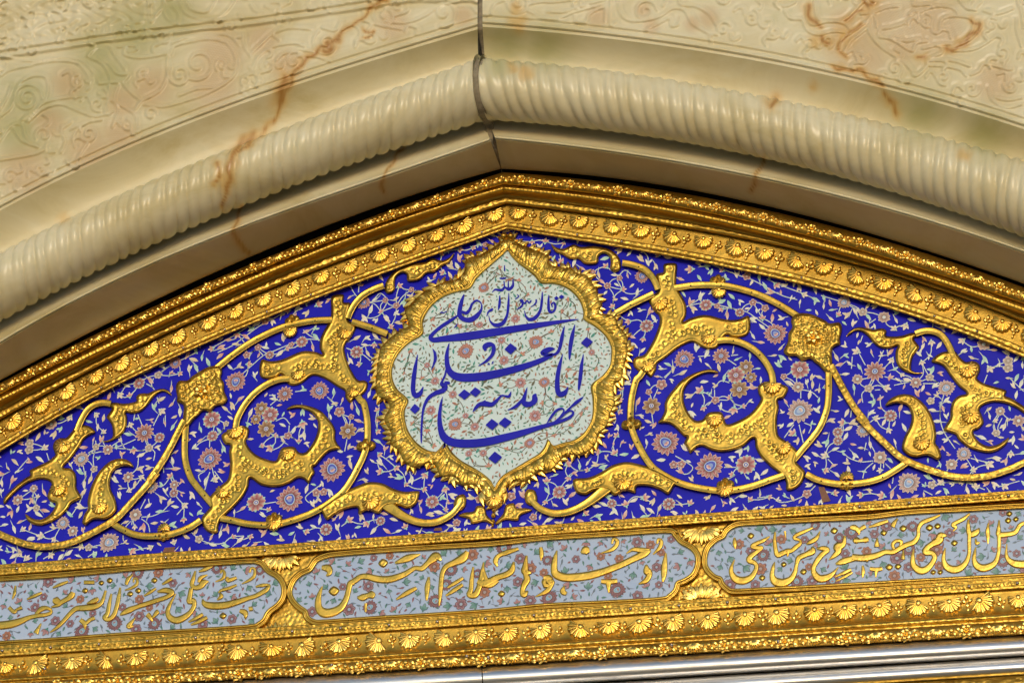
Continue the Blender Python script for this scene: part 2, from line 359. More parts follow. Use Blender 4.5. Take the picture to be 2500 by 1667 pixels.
CARVE = [  # lines of the low relief cut into the frieze
 E1([(0, 520), (300, 560), (560, 530), (740, 560), (850, 660), (910, 770)]), E1([(300, 590), (520, 560), (700, 580), (800, 680), (830, 790), (800, 830)]),
 E1([(820, 530), (930, 580), (1000, 680), (1020, 760)]), E1([(900, 530), (1000, 600), (1080, 680), (1180, 690), (1120, 750), (1020, 760), (910, 770)]),
 E1([(800, 520), (880, 440), (1000, 430), (1060, 520), (1150, 640)]), E1([(1080, 430), (1200, 420), (1260, 450), (1180, 480), (1150, 440), (1140, 500), (1250, 530), (1400, 520), (1540, 490)]),
 E1([(1540, 500), (1530, 700), (1480, 820), (1380, 890), (1300, 930), (1240, 1010)]), E1([(1580, 400), (1700, 350), (1900, 310), (2100, 330), (2200, 420)]),
 E1([(1570, 500), (1600, 430), (1720, 390), (1920, 360), (2080, 400), (2160, 520), (2170, 650), (2080, 760), (1900, 860), (1700, 930), (1500, 980), (1320, 960)]),
 E1(spiral(1820, 590, 40, 160, 1.2, 1.2)), E1(spiral(1650, 690, 15, 110, 0, 1.6)), E1(spiral(250, 905, 20, 140, 0, 2.0)), E1(spiral(1385, 1050, 20, 60, 0, 1.0)),
 E1([(130, 870), (180, 770), (300, 700), (420, 720), (440, 860), (380, 960), (240, 1110)]), E1([(200, 1110), (300, 1020), (420, 940), (600, 900), (800, 880)]),
 E1([(260, 1120), (400, 1000), (560, 960), (720, 1020), (860, 1070), (950, 1060)]), E1([(900, 860), (1050, 940), (1180, 1010), (1250, 1080), (1250, 1250)]), E1([(1120, 760), (1200, 850), (1290, 920)]), E1([(1000, 780), (1000, 880), (960, 1050)]), E1([(1090, 780), (1050, 900), (1080, 1020), (1040, 1150)]),
 E1([(0, 1290), (100, 1160), (200, 1150), (240, 1260), (350, 1350)]), E1([(120, 1180), (200, 1290), (340, 1350)]), E1([(660, 1280), (720, 1180), (850, 1100)]), E1([(670, 1180), (780, 1130), (930, 1100)]), E1([(560, 1400), (600, 1300), (560, 1200), (660, 1120)]), E1([(0, 1470), (300, 1420), (440, 1360)]), E1([(600, 1480), (700, 1540), (720, 1440), (800, 1320)]),
 E1([(0, 700), (100, 640), (300, 600)]), E1([(0, 1010), (60, 900), (100, 800)]), E1([(0, 1070), (90, 1000), (130, 900)]), E1([(1640, 880), (1800, 820), (2000, 800), (2100, 740)]), E1([(2230, 300), (2240, 420), (2300, 520)]),
 E1([(1360, 0), (1380, 200), (1440, 130), (1500, 60)]), E1([(1500, 0), (1520, 150), (1620, 220), (1640, 130), (1580, 60)]), E1([(1640, 0), (1700, 120), (1850, 180), (2000, 160), (2100, 80), (2150, 0)]), E1([(1700, 0), (1760, 90), (1900, 110), (1980, 0)]),
 E2([(40, 500), (150, 400), (250, 310), (400, 260), (600, 270)]), E2([(60, 640), (120, 520), (260, 430), (440, 400), (540, 430)]), E2([(280, 560), (340, 500), (480, 460), (620, 480)]), E2(spiral(440, 560, 20, 120, 0, 1.3)), E2(spiral(740, 400, 15, 130, 1, 1.5)),
 E2([(880, 280), (980, 230), (1050, 300), (1010, 420)]), E2([(1080, 120), (1100, 190), (1250, 240), (1430, 270)]), E2(spiral(1280, 150, 20, 120, 2, 1.3)), E2([(1280, 200), (1480, 210), (1640, 150), (1780, 60), (1950, 20)]), E2([(1360, 150), (1480, 110), (1490, 60)]), E2(spiral(1820, 120, 20, 130, 0, 1.3)), E2([(1950, 60), (2060, 60), (2120, 120)]), E2([(1460, 290), (1500, 240), (1580, 270), (1560, 310)]),
 E2([(40, 40), (100, 110), (260, 100)]), E2([(180, 60), (260, 90), (400, 30)]), E2([(60, 660), (110, 720), (90, 800)]), E2([(480, 520), (640, 520), (760, 560)]), E2([(700, 260), (820, 280), (870, 200)]),
 E3([(180, 130), (220, 40), (320, 0)]), E3(spiral(440, 30, 15, 110, 0, 1.5)), E3([(520, 100), (640, 160), (800, 170), (960, 110), (1220, 40)]), E3([(500, 50), (640, 20), (760, 20), (940, 0)]), E3([(700, 110), (860, 110), (1040, 50), (1230, 0)]), E3([(950, 150), (960, 200), (1060, 200), (1090, 130), (1230, 60)]), E3([(1240, 60), (1230, 200)]), E3([(1290, 0), (1270, 120), (1280, 230), (1330, 200)]),
 E3([(1350, 0), (1370, 120), (1450, 190), (1600, 190), (1740, 150), (1850, 80), (1960, 100), (2030, 220), (2140, 290)]), E3(spiral(1600, 110, 20, 110, 3, 1.5)), E3([(1600, 280), (1720, 220), (1820, 170), (1840, 240), (1900, 230), (1920, 160)]), E3([(1910, 0), (1930, 50), (2060, 60), (2180, 130), (2250, 230)]), E3([(2000, 110), (2060, 220), (2210, 330)]), E3([(1760, 60), (1790, 0)]),
 E4([(350, 60), (360, 180), (420, 230), (560, 200), (700, 220), (770, 290)]), E4([(430, 0), (440, 130), (480, 190), (620, 200), (720, 170), (830, 60), (900, 0)]), E4([(310, 170), (360, 280), (470, 320), (600, 290), (720, 300)]), E4([(900, 10), (950, 120), (900, 200), (780, 290), (680, 360), (640, 450)]), E4([(960, 120), (1100, 70), (1200, 60)]), E4([(940, 200), (920, 260), (960, 350), (1060, 450), (1200, 540), (1310, 640), (1350, 700), (1450, 620), (1460, 560)]), E4([(1010, 310), (1040, 270), (1150, 250), (1280, 200), (1400, 110), (1560, 60), (1700, 80), (1760, 150)]), E4([(1020, 340), (1120, 360), (1200, 400), (1320, 470), (1360, 400), (1460, 380)]), E4([(1120, 340), (1250, 380), (1400, 360)]), E4([(1570, 280), (1600, 180), (1720, 150), (1850, 170), (1890, 230), (1840, 330), (1720, 400), (1540, 410)]), E4([(1580, 270), (1660, 290), (1680, 350)]), E4([(1690, 440), (1860, 360), (1960, 240), (1940, 190)]), E4([(1420, 450), (1560, 420), (1600, 480), (1480, 540)]), E4(spiral(545, 390, 15, 60, 0, 1.2)), E4([(700, 480), (760, 380), (860, 300), (920, 240)]), E4([(1460, 600), (1620, 610), (1760, 640), (1820, 700)]), E4([(1480, 560), (1700, 560), (1850, 610)]), E4([(1860, 690), (1940, 650), (1990, 590), (2200, 640)]), E4([(2020, 820), (2060, 920), (2180, 990), (2330, 960)]), E4([(2090, 900), (2200, 920), (2330, 900)]), E4([(1980, 100), (2100, 130), (2250, 80)]), E4([(1750, 0), (1850, 90), (1960, 20)]), E4([(2290, 0), (2330, 130), (2350, 260)]), E4([(1700, 470), (1900, 450), (2100, 330)]), E4([(150, 100), (200, 170), (300, 180)]), E4([(60, 30), (160, 60), (250, 20)]), E4([(2280, 180), (2290, 300), (2330, 430)]),
 E4([(1330, 0), (1340, 50), (1500, 40)]), E4([(850, 130), (960, 130), (1000, 250)])]
PINK = [((2080, 110), 70), ((2260, 60), 90), ((2150, 40), 60), ((165, 205), 42), ((300, 250), 40), ((370, 215), 52), ((540, 130), 60), ((520, 210), 60), ((220, 370), 60), ((120, 300), 40), ((640, 100), 40), ((700, 160), 40), ((290, 330), 45), ((330, 400), 60), ((1460, 40), 26), ((1590, 65), 20), ((1570, 25), 18), ((1730, 45), 26), ((2120, 140), 50), ((2060, 60), 40), ((2300, 70), 60), ((2430, 200), 50), ((60, 420), 60), ((1130, 40), 25), ((960, 60), 40), ((1690, 60), 20), ((2200, 110), 50)]
def pinkf(q):
    r = np.zeros(len(q))
    for c, s in PINK: r = np.maximum(r, .8*np.exp(-(((q-c)**2).sum(1)/s**2)**1.6))
    return r*(.75+.25*np.sin(q[:, 0]*.9)*np.sin(q[:, 1]*.8))
CPOLY = [cr(c, 3.) for c in CARVE]
def frieze_fill():
    c = np.stack([rng.uniform(-240, 2740, 9000), rng.uniform(-420, 480, 9000)], 1)
    lim = np.interp(c[:, 0], [-240, 0, 400, 786, 1166, 1178, 1496, 1875, 2128, 2500, 2740], [640, 514, 325, 189, 72, 66, 96, 154, 210, 316, 400])
    c = c[c[:, 1] < lim-52]; d = np.full(len(c), 99.)
    for p in CPOLY: d = np.minimum(d, np.sqrt(((c[:, None]-p[None, ::3])**2).sum(-1)).min(1))
    for x, y in poisson(c[d > 22], 64., rng):
        r = random.uniform(13, 22); a = random.uniform(0, 6.28); CPOLY.append(cr(spiral(x, y, 3, r, a, random.choice((-1.4, 1.4, 1.1, -1.1))), 3.))
        for k in range(random.choice((2, 3))):
            b = a+random.uniform(1.2, 2.2)*(k+1); CPOLY.append(cr([(x+r*math.cos(b), y+r*math.sin(b)), (x+r*1.5*math.cos(b+.35), y+r*1.5*math.sin(b+.35)), (x+r*2.0*math.cos(b+.25), y+r*2.0*math.sin(b+.25)), (x+r*2.3*math.cos(b-.1), y+r*2.3*math.sin(b-.1))], 3.))
frieze_fill()
XJ = .008
def rope(side, parent):
    lo, hi = arch('rlow', side, 460), arch('rtop', side, 460)
    ex = lambda c: np.concatenate([c[:1]+(c[:1]-c[6:7])/6*np.arange(22, 0, -1)[:, None], c])
    lo, hi = ex(lo), ex(hi); mid = (lo+hi)/2; L = arclen(mid)
    n = int(L[-1]/2.6); s = np.linspace(0, L[-1], n)
    f = lambda a: np.stack([np.interp(s, L, a[:, 0]), np.interp(s, L, a[:, 1])], 1)
    lo, hi, mid = f(lo), f(hi), f(mid)
    R = np.hypot(*(hi-lo).T)/2*.00098; R = np.convolve(np.pad(R, 40, 'edge'), np.ones(81)/81, 'valid'); C = W(mid, .245)
    T = np.gradient(C, axis=0); T /= np.linalg.norm(T, axis=1, keepdims=True); Y = np.array([0., -1, 0])
    U = np.cross(T, Y); U *= np.sign(U[:, 2:3]); m = 44; vs = []
    a = np.linspace(-2.3, 2.3, m)                                  # 0 = towards the viewer, + = up
    ss = s+3*np.sin(s*.031)+1.6*np.sin(s*.113+1)+1.2*np.sin(s*.071+2)
    for t in a:
        ph = (ss/31.5)*math.pi+t*2.5+.5
        b = np.abs(np.sin(ph)); gd = .125+.02*np.sin(s*.047+t)+.012*np.sin(s*.19+2*t); r = R*(1-gd+gd*b**.62+.02*np.exp(-(b/.12)**2))
        vs.append(C+r[:, None]*(math.cos(t)*Y[None]+math.sin(t)*U))
    v = np.stack(vs, 1).reshape(-1, 3)
    q = P(v)
    v[:, 0] = np.minimum(v[:, 0], XJ-.012) if side == 0 else np.maximum(v[:, 0], XJ+.003)
    return mk('rope_moulding', v, gridf(n, m), ONYX, parent, True, onyx_attrs()(q))
onx = thing('onyx_arch', (1200, 411), .06, 'pale veined onyx marble arch with carved frieze and twisted rope moulding', 'arch')
for side in (0, 1):
    nm = 300
    g = lambda k: arch(k, side, nm)
    onb, fil, rl, rt, f2 = g('onyx'), g('fil'), g('rlow'), g('rtop'), g('fil2')
    up = lambda c, k: c+np.array([0, k])
    # frieze face: a fine sheet whose carving is real relief
    ng = 430 if side == 0 else 440; base = arch('fil2', side, ng); rows = []; M = 190
    outw = np.array([0., -1.])
    hgt = 640.
    tt = np.linspace(0, 1, M)**1.05
    jx = base[0].copy()
    q = np.stack([base+np.array([0, -hgt])*t for t in tt], 1)
    # keep the joint edge plumb with the traced joint line
    fl = q.reshape(-1, 2); h = np.zeros(len(fl)); dm = np.full(len(fl), 99.)
    for c in CPOLY:
        lo, hi = c.min(0)-16, c.max(0)+16; i = np.where((fl > lo).all(1) & (fl < hi).all(1))[0]
        if len(i) == 0: continue
        for k in range(0, len(i), 6000):
            j = i[k:k+6000]; dm[j] = np.minimum(dm[j], np.sqrt(((fl[j, None]-c[None])**2).sum(-1)).min(1))
    pk = pinkf(fl)
    h += .0040*np.exp(-(dm/2.3)**2)-.0016*np.exp(-((dm-7)/3.5)**2)
    h += -.0028*np.clip(pk, 0, .6) + .0007*pk*np.sin(fl[:, 0]*1.9)*np.sin(fl[:, 1]*1.7)
    T = np.tile(tt*hgt, ng)
    h += np.where(T < 9, -.004, 0)+.004*np.exp(-((T-14)/4)**2)-.003*np.exp(-((T-24)/3)**2)+.003*np.exp(-((T-31)/3)**2)
    if side == 0:      # second fillet pair across the upper left
        yl = np.interp(fl[:, 0], [-300, 0, 300, 625, 839, 1000], [185, 138, 92, 56, 25, 0]); dl = fl[:, 1]-yl
        h += .005*np.exp(-(dl/5)**2)+.004*np.exp(-((dl+16)/5)**2)-.005*np.exp(-((dl+8)/4)**2)-.004*np.exp(-((dl-12)/5)**2)
        k = (dl < -30) & (fl[:, 0] < 380)
        h += np.where(k, .004*np.sin(fl[:, 0]*.12+2*np.sin(fl[:, 1]*.1))*np.sin(fl[:, 1]*.16+1.5*np.sin(fl[:, 0]*.07)), 0)
    blk = mk('stone_block', W(fl, .29+h), gridf(ng, M), ONYX, onx, True, onyx_attrs(pinkf)(fl))
    blk['label'] = ('left' if side == 0 else 'right')+' half of the onyx arch with its carved frieze'
    ROOT[blk] = ROOT[onx]
    # mouldings of the half arch, from the frieze down to the soffit
    cav = [(f2, .288)]
    for k in range(1, 9):
        t = k/8; cav.append((blend(f2, up(rt, 14), t), .288-.06*math.sin(t*math.pi/2)))
    loft('cavetto', cav, ONYX, blk, 1, None, onyx_attrs())
    rope(side, blk)
    low = [(blend(fil, rl, 1.10), .17)]
    for k in range(0, 9):
        t = k/8; low.append((blend(rl, fil, .0+.80*t), .17+.035*t**2))
    low += [(blend(rl, fil, .82), .213), (blend(rl, fil, .90), .215), (blend(rl, fil, .915), .204), (blend(rl, fil, .97), .207), (blend(rl, fil, 1.0), .207)]
    loft('shadow_cove', low, ONYX, blk, 1, None, onyx_attrs())
    band = [(fil, .205)]
    for k in range(1, 9):
        t = k/8; band.append((blend(fil, onb, t), .203-.135*t-.012*math.sin(t*math.pi)))
    band += [(up(onb, 1.5), .06), (up(onb, 2), -.02)]
    loft('soffit_band', band, ONYX, blk, 1, None, onyx_attrs())
# mortar in the apex joint, one strip that follows the profile
jp = [(1173, -560, .287), (1176, 0, .287), (1170, 40, .288), (1173, 66, .286), (1176, 90, .262), (1179, 120, .235), (1181, 150, .222)]
zc = W([(1181, 219)], .245)[0][2]; jv = []; jn = 0
prof = [(d-.003, W([(x, y)], d)[0][2]) for x, y, d in cr(jp, 6.)]
prof += [(.245+.0735*math.cos(a), zc+.0735*math.sin(a)) for a in np.linspace(1.9, -1.9, 24)]
prof += [(d-.010, W([(x, y)], d)[0][2]) for x, y, d in ((1193, 300, .19), (1200, 325, .198), (1205, 342, .2), (1213, 375, .125), (1221, 408, .06))]
for k_, (d_, z_) in enumerate(prof):
    for xx in (XJ-.016, XJ-.009+.002*math.sin(k_*1.7), XJ+.003+.001*math.sin(k_*2.3), XJ+.008): jv.append((xx, -(d_-(.004 if not XJ-.0125 < xx < XJ+.006 else 0)), z_))
    jn += 1
mk('mortar_joint', jv, gridf(jn, 4), MORTAR, onx)
# dark slit between stone and gilded frame: its shade is a near-black sheet
slit = thing('gap_backing', (1222, 415), -.02, 'near-black sheet that puts the shade into the gap between onyx arch and gilded frame', 'backing')
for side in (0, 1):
    loft('dark_sheet', [(arch('onyx', side, 120)+np.array([0, -30]), -.015), (arch('gtop', side, 120)+np.array([0, 40]), -.016)], DARK, slit)

# ---------------------------------------------------------------- shared ornament meshes (x right, z up, -y out)
def fan_mesh(name, ribs, spread, R, H, squash=1., mat=GOLDS):
    nt_, nr = ribs*6, 9; v = []
    for i in range(nt_+1):
        u = i/nt_; a = -math.pi/2+(u-.5)*spread; ph = abs(math.sin(u*ribs*math.pi)); out = R*(.9+.1*ph)*(1-.16*abs(2*u-1)**2)
        for j in range(nr):
            t = j/(nr-1); t = min(1, t*nr/(nr-1)) if j < nr-1 else 1; hh = H*(.30+.70*math.cos((t-.25)*1.3))*(1-(.15+.45*t)*(1-ph)) if 0 < j < nr-1 else 0
            v.append((out*t*math.cos(a), -hh, squash*(out*t*math.sin(a)+R*.42)))
    f = gridf(nt_+1, nr).tolist(); k = len(v)
    # hinge scroll: small dome
    for i in range(9):
        for j in range(5):
            a = i/8*2*math.pi; r = R*.24*math.cos(j/4*math.pi/2); v.append((r*math.cos(a), -H*(.45+.55*math.sin(j/4*math.pi/2)), squash*(r*math.sin(a)+R*.42)))
    f += (gridf(9, 5)+k).tolist()
    return mesh(name, v, f, mat)
def lobe(v, f, cx, cz, L, wd, ang, H, n=7, m=7, vein=True):
    k = len(v); ca, sa = math.cos(ang), math.sin(ang)
    for i in range(n):
        t = i/(n-1); ww = wd*(math.sin(math.pi*t**.8)**.8 if 0 < t < 1 else 0.02)
        for j in range(m):
            u = j/(m-1)*2-1; x, z = L*(t-.5), ww*u/2
            h = H*math.sqrt(max(0, 1-u*u))*(.35+.65*math.sin(math.pi*min(1, t*.9+.08)))
            if vein and j == m//2: h *= .72
            v.append((cx+x*ca-z*sa, -h, cz+x*sa+z*ca))
    f += (gridf(n, m)+k).tolist()
def lobes_mesh(name, items, mat=GOLDS):
    v, f = [], []
    for it in items: lobe(v, f, *it)
    return mesh(name, v, f, mat)
hp = math.pi/2
SHELL = fan_mesh('scallop_shell', 9, 3.9, .025, .0085)
SHELLW = fan_mesh('side_shell', 8, 3.3, .027, .0085)
SPRIG = lobes_mesh('leaf_sprig', [(0, .010, .014, .008, hp, .006), (-.006, .002, .012, .007, 2.3, .005), (.006, .002, .012, .007, .8, .005), (0, -.006, .012, .008, hp, .005), (0, -.014, .010, .006, hp, .004)])
LEAVES = lobes_mesh('leaf_cluster', [(-.014, .004, .017, .010, .5, .008), (-.010, -.005, .016, .009, -.6, .007), (.001, .003, .015, .011, 1.3, .009), (.006, -.006, .014, .009, -1.2, .007), (.014, .003, .016, .010, 2.5, .008), (.017, -.006, .012, .008, -2.7, .006)])
def floret(petals, R, H):
    it = []
    for i in range(petals):
        a = i/petals*2*math.pi; it.append((R*.55*math.cos(a), R*.55*math.sin(a), R*.9, R*.72, a, H))
    it.append((0, 0, R*.5, R*.5, 0, H*1.2, 7, 7, False)); return it
FLORET = lobes_mesh('floret', floret(6, .0175, .010))
LEAFFAN = lobes_mesh('leaf_fan', [(math.sin(a)*.008, -math.cos(a)*.008+.006, .024, .0095, a-hp, .011-.003*abs(a)) for a in (-1.25, -.8, -.4, 0, .4, .8, 1.25)])
ACAN = lobes_mesh('acanthus_leaf', [(0, 0, .034, .014, hp, .008), (-.007, -.004, .028, .010, hp+.35, .0065), (.007, -.004, .028, .010, hp-.35, .0065)])
def dome(name, R, H, mat):
    v = [(R*math.cos(i/10*2*math.pi)*math.cos(j/4*hp), -H*math.sin(j/4*hp), R*math.sin(i/10*2*math.pi)*math.cos(j/4*hp)) for i in range(11) for j in range(5)]
    return mesh(name, v, gridf(11, 5), mat)
def knot_mesh():
    v, f = [], []
    for cx, cz, r, h in ((-.012, 0, .013, .011), (.012, 0, .013, .011), (0, .011, .010, .012), (0, -.009, .009, .010)):
        for rr, hh in ((r, h*.75), (r*.55, h*1.15), (r*.28, h*1.35)):
            k = len(v)
            for i in range(15):
                for j in range(5): a = i/14*2*math.pi; c = math.cos(j/4*hp); v.append((cx+rr*c*math.cos(a), -hh*math.sin(j/4*hp), cz+rr*c*math.sin(a)))
            f += (gridf(15, 5)+k).tolist()
    return mesh('knot', v, f, GOLD)
KNOTM = knot_mesh()
RIVHOLE = dome('rivet_hole', .0022, .0008, DARK)  # small dark dome laid on the straps to stand for a rivet hole
RIV = dome('rivet', .0042, .004, RIVET); BEAD = dome('bead', .008, .008, GOLD)

def tangent_rot(wp, k):
    a, b = wp[max(0, k-2)], wp[min(len(wp)-1, k+2)]; t = b-a
    if t[0] < 0: t = -t
    return -math.atan2(t[2], t[0])

# ---------------------------------------------------------------- gilded arch frame
frame = thing('gilded_arch_frame', (1237, 559), 0, 'gilded pointed arch frame with rows of shells and leaves under the onyx', 'frame')
for side in (0, 1):
    nm = 420
    g = lambda k: arch(k, side, nm)
    bl, br, be, gl, gt = g('blue'), g('brown'), g('bead'), g('glow'), g('gtop')
    wave = lambda amp, lam, ph=0.: (lambda s, t: amp*np.abs(np.sin(s*math.pi/lam+ph))*math.sin(math.pi*t)**.5)
    loft('inner_border', [(bl, -.002), (bl, .018), (blend(bl, br, .05), .0205), (blend(bl, br, .13), .019), (blend(bl, br, .16), .016), (blend(bl, br, .26), .018), (blend(bl, br, .29), .015)], GOLDC, frame, 2)
    loft('shell_band', [(blend(bl, br, .285), .0152), (blend(bl, br, .5), .0152), (blend(bl, br, .8), .0150), (blend(bl, br, 1.0), .0152)], GOLDG, frame, 2)
    loft('edge_bead', [(br, .024), (blend(br, be, .08), .031), (blend(br, be, .30), .034), (blend(br, be, .45), .034)], GOLDC, frame, 2)
    loft('cove', [(blend(br, be, .45), .0335), (blend(br, be, .52), .030), (blend(br, be, .75), .033), (blend(br, be, .92), .052), (be, .060)], GOLDG, frame, 2)
    loft('beaded_strip', [(be, .060), (blend(be, gl, .2), .066), (blend(be, gl, .55), .068), (blend(be, gl, .8), .065), (gl, .063)], GOLD, frame, 3, lambda s, t: .0035*np.abs(np.sin(s*math.pi/9.5))*math.sin(math.pi*t))
    loft('outer_torus', [(gl, .060), (gl, .070)]+[(blend(gl, gt, t), .070+.010*math.sin(math.pi*t)) for t in (.1, .25, .4, .55, .7, .85, 1)]+[(gt, -.01)], GOLDG, frame, 1)
    # ornaments along the bands
    L = arclen(bl); mid = blend(bl, br, .60); wp = W(mid, .017); pos = 26.; i = 0
    while pos < L[-1]-10:
        k = int(np.searchsorted(L, pos)); rot = tangent_rot(wp, k); sg = -1 if side == 0 else 1
        if i % 2 == 0: inst('shell', SHELL if i % 4 == 0 else SHELLW, wp[k], rot+(0 if i % 4 == 0 else .55*sg)+random.uniform(-.12, .12), random.uniform(1.05, 1.2), frame)
        else: inst('leaf_sprig', SPRIG, wp[k]+np.array([0, 0, random.uniform(-.003, .004)]), rot+random.uniform(-.2, .2), random.uniform(1.0, 1.3), frame)
        pos += 38+random.uniform(-2, 2); i += 1
    mid = blend(gl, gt, .48); wp = W(mid, .0775); pos = 14.; i = 0; L = arclen(mid)
    while pos < L[-1]-6:
        k = int(np.searchsorted(L, pos)); rot = tangent_rot(wp, k)
        me, nm_ = ((LEAVES, 'leaf_cluster'), (FLORET, 'floret'), (LEAVES, 'leaf_cluster'), (LEAFFAN, 'leaf_fan'))[i % 4]
        inst(nm_, me, wp[k], rot+random.uniform(-.3, .3), random.uniform(.88, 1.0), frame); pos += 30; i += 1
    mid = blend(bl, br, .21); wp = W(mid, .0175); L = arclen(mid)
    for j, pos in enumerate(np.arange(60, L[-1], 112)): inst('rivet', RIV, wp[int(np.searchsorted(L, pos))], 0, .8, frame)

# ---------------------------------------------------------------- straight lines of the frieze and cornice
def hline(y0, y1, n=260):
    x = np.linspace(-EXT, 2500+EXT, n); return np.stack([x, y0+(y1-y0)*x/2500], 1)
railT = hline(1377, 1195); railB = hline(1404, 1218.5); cartT = hline(1409, 1222); cartB = hline(1572, 1406); rail2T = hline(1574, 1408); rail2B = hline(1602.7, 1436)
shT, shB = hline(1603, 1436.5), hline(1655, 1494); toB = hline(1690.5, 1549)
# blue panel
xs = np.concatenate([arch('blue', 0, 200)[::-1], arch('blue', 1, 200)[1:]]); xs = xs-np.array([0, 8.])
rt_ = hline(1381, 1199, 120)[::-1]; rt_ = rt_[(rt_[:, 0] > xs[0, 0]) & (rt_[:, 0] < xs[-1, 0])]
panel_poly = np.concatenate([xs[::2], rt_])
pan = thing('enamel_panel', (1200, 1290), 0, 'cobalt blue enamel lunette painted with flowers and white vines', 'enamel panel')
pv, pf = tri_poly(panel_poly, 40.); mk('enamel_ground', W(pv, 0.), pf, BLUE, pan, smooth=False)

# ---------------------------------------------------------------- gilded scrollwork (right half traced, left half its mirror)
STEM = D1([(480, 330), (560, 300), (570, 210), (700, 200), (722, 250), (715, 330), (712, 440), (740, 520), (790, 600), (825, 690), (825, 800), (790, 870), (870, 830), (1000, 795), (1100, 800), (1230, 835), (1350, 850), (1450, 835), (1530, 800), (1560, 850), (1560, 960), (1520, 1030), (1430, 1055), (1340, 1050), (1290, 1025), (1230, 1085), (1180, 1170), (1080, 1190), (1000, 1165), (930, 1120), (880, 1110), (800, 1140), (700, 1200), (600, 1280), (490, 1360), (480, 1430), (420, 1510), (360, 1470), (290, 1450), (225, 1390), (215, 1310), (260, 1270), (340, 1250), (420, 1130), (480, 1000), (520, 860), (500, 790), (470, 770), (400, 660), (400, 600), (440, 560), (490, 530), (500, 470)])
LEAF = D2([(1195, 45), (1120, 5), (1000, 20), (870, 70), (760, 140), (680, 230), (610, 320), (575, 400), (575, 480), (540, 560), (500, 620), (620, 630), (700, 680), (800, 780), (830, 780), (800, 850), (830, 900), (870, 970), (940, 910), (1010, 890), (1100, 930), (1220, 955), (1350, 940), (1480, 890), (1600, 800), (1620, 900), (1680, 1010), (1780, 1110), (1880, 1190), (1940, 1240), (1970, 1310), (1975, 1390), (2050, 1390), (2130, 1340), (2180, 1260), (2190, 1180), (2120, 1100), (2090, 1060), (2110, 960), (2050, 890), (1960, 820), (1890, 770), (1870, 680), (1870, 560), (1890, 440), (1880, 360), (1950, 330), (1995, 220), (1900, 170), (1820, 140), (1720, 150), (1650, 200), (1655, 290), (1680, 340), (1640, 420), (1560, 510), (1450, 580), (1300, 635), (1260, 560), (1230, 500), (1150, 490), (1070, 510), (1010, 580), (930, 590), (850, 500), (800, 380), (800, 260), (850, 170), (950, 90), (1060, 50)])
TAIL = [(1398.5, 1177), (1403, 1168), (1436, 1165), (1465, 1153), (1495, 1135), (1527, 1127), (1555, 1131), (1589, 1141), (1627, 1159), (1657, 1178), (1647, 1185), (1632, 1206), (1610, 1195), (1585, 1187), (1555, 1187), (1551, 1203), (1527, 1198), (1510, 1206), (1498, 1209), (1480, 1195), (1450, 1198), (1430, 1208), (1412, 1205), (1403, 1195)]
PLATE = [(1938, 768), (1951, 764), (1978, 766), (2013, 781), (2025, 789), (2049, 787), (2056, 802), (2051, 827), (2051, 840), (2032, 854), (2032, 902), (2017, 910), (2000, 893), (1989, 885), (1978, 876), (1957, 881), (1944, 870), (1923, 868), (1913, 857), (1923, 834), (1925, 813), (1934, 798), (1931, 783)]
CURL = D3([(310, 570), (360, 500), (440, 465), (540, 470), (620, 490), (680, 480), (740, 480), (775, 510), (770, 560), (850, 570), (950, 560), (1050, 530), (1110, 530), (1130, 560), (1090, 590), (1100, 620), (1150, 690), (1120, 740), (1080, 800), (1060, 880), (1060, 950), (1110, 980), (1190, 985), (1130, 1003), (1040, 992), (960, 960), (900, 900), (875, 820), (880, 730), (900, 680), (840, 700), (760, 710), (680, 690), (610, 630), (550, 560), (480, 512), (420, 507), (360, 542)])
HORN = D3([(1290, 860), (1330, 800), (1400, 755), (1470, 740), (1560, 740), (1610, 800), (1680, 860), (1760, 850), (1830, 880), (1850, 950), (1820, 1030), (1820, 1060), (1900, 1110), (2030, 1150), (2150, 1190), (2140, 1250), (2210, 1280), (2352, 1370), (2480, 1480), (2470, 1560), (2352, 1455), (2200, 1360), (2040, 1325), (1920, 1345), (1845, 1400), (1870, 1480), (1890, 1560), (1840, 1627), (1775, 1657), (1790, 1717), (1850, 1787), (1950, 1827), (2050, 1807), (2130, 1757), (2180, 1727), (2150, 1807), (2060, 1877), (1950, 1907), (1820, 1887), (1700, 1837), (1600, 1757), (1560, 1697), (1450, 1657), (1430, 1627), (1500, 1507), (1505, 1420), (1530, 1320), (1600, 1250), (1690, 1222), (1600, 1140), (1500, 1020), (1440, 930), (1380, 890)])
FOOT = D3([(760, 1365), (800, 1300), (880, 1250), (980, 1230), (1080, 1250), (1180, 1320), (1260, 1420), (1320, 1560), (1345, 1697), (1335, 1787), (1370, 1837), (1395, 1907), (1400, 1957), (1350, 1987), (1280, 1947), (1220, 1937), (1120, 1957), (1030, 1937), (960, 1877), (950, 1817), (980, 1717), (1040, 1597), (1060, 1497), (1040, 1407), (1000, 1357), (930, 1337), (850, 1342)])
PETAL = A([(1495, 185), (1540, 215), (1600, 225), (1680, 190), (1740, 210), (1850, 205), (1960, 225), (2020, 260), (2060, 310), (2070, 370), (2050, 410), (2010, 415), (1980, 390), (1985, 340), (1975, 290), (1930, 265), (1890, 285), (1880, 340), (1830, 355), (1770, 350), (1720, 310), (1650, 310), (1590, 275), (1530, 250)])
SPRIGB = B([(1340, 1160), (1250, 1200), (1230, 1240), (1190, 1245), (1120, 1240), (1050, 1275), (1040, 1258), (1100, 1190), (1125, 1120), (1190, 1100), (1215, 1140), (1290, 1140)])
TEAR = B([(1325, 985), (1300, 990), (1280, 1030), (1285, 1090), (1320, 1120), (1370, 1115), (1385, 1060), (1365, 1000)])
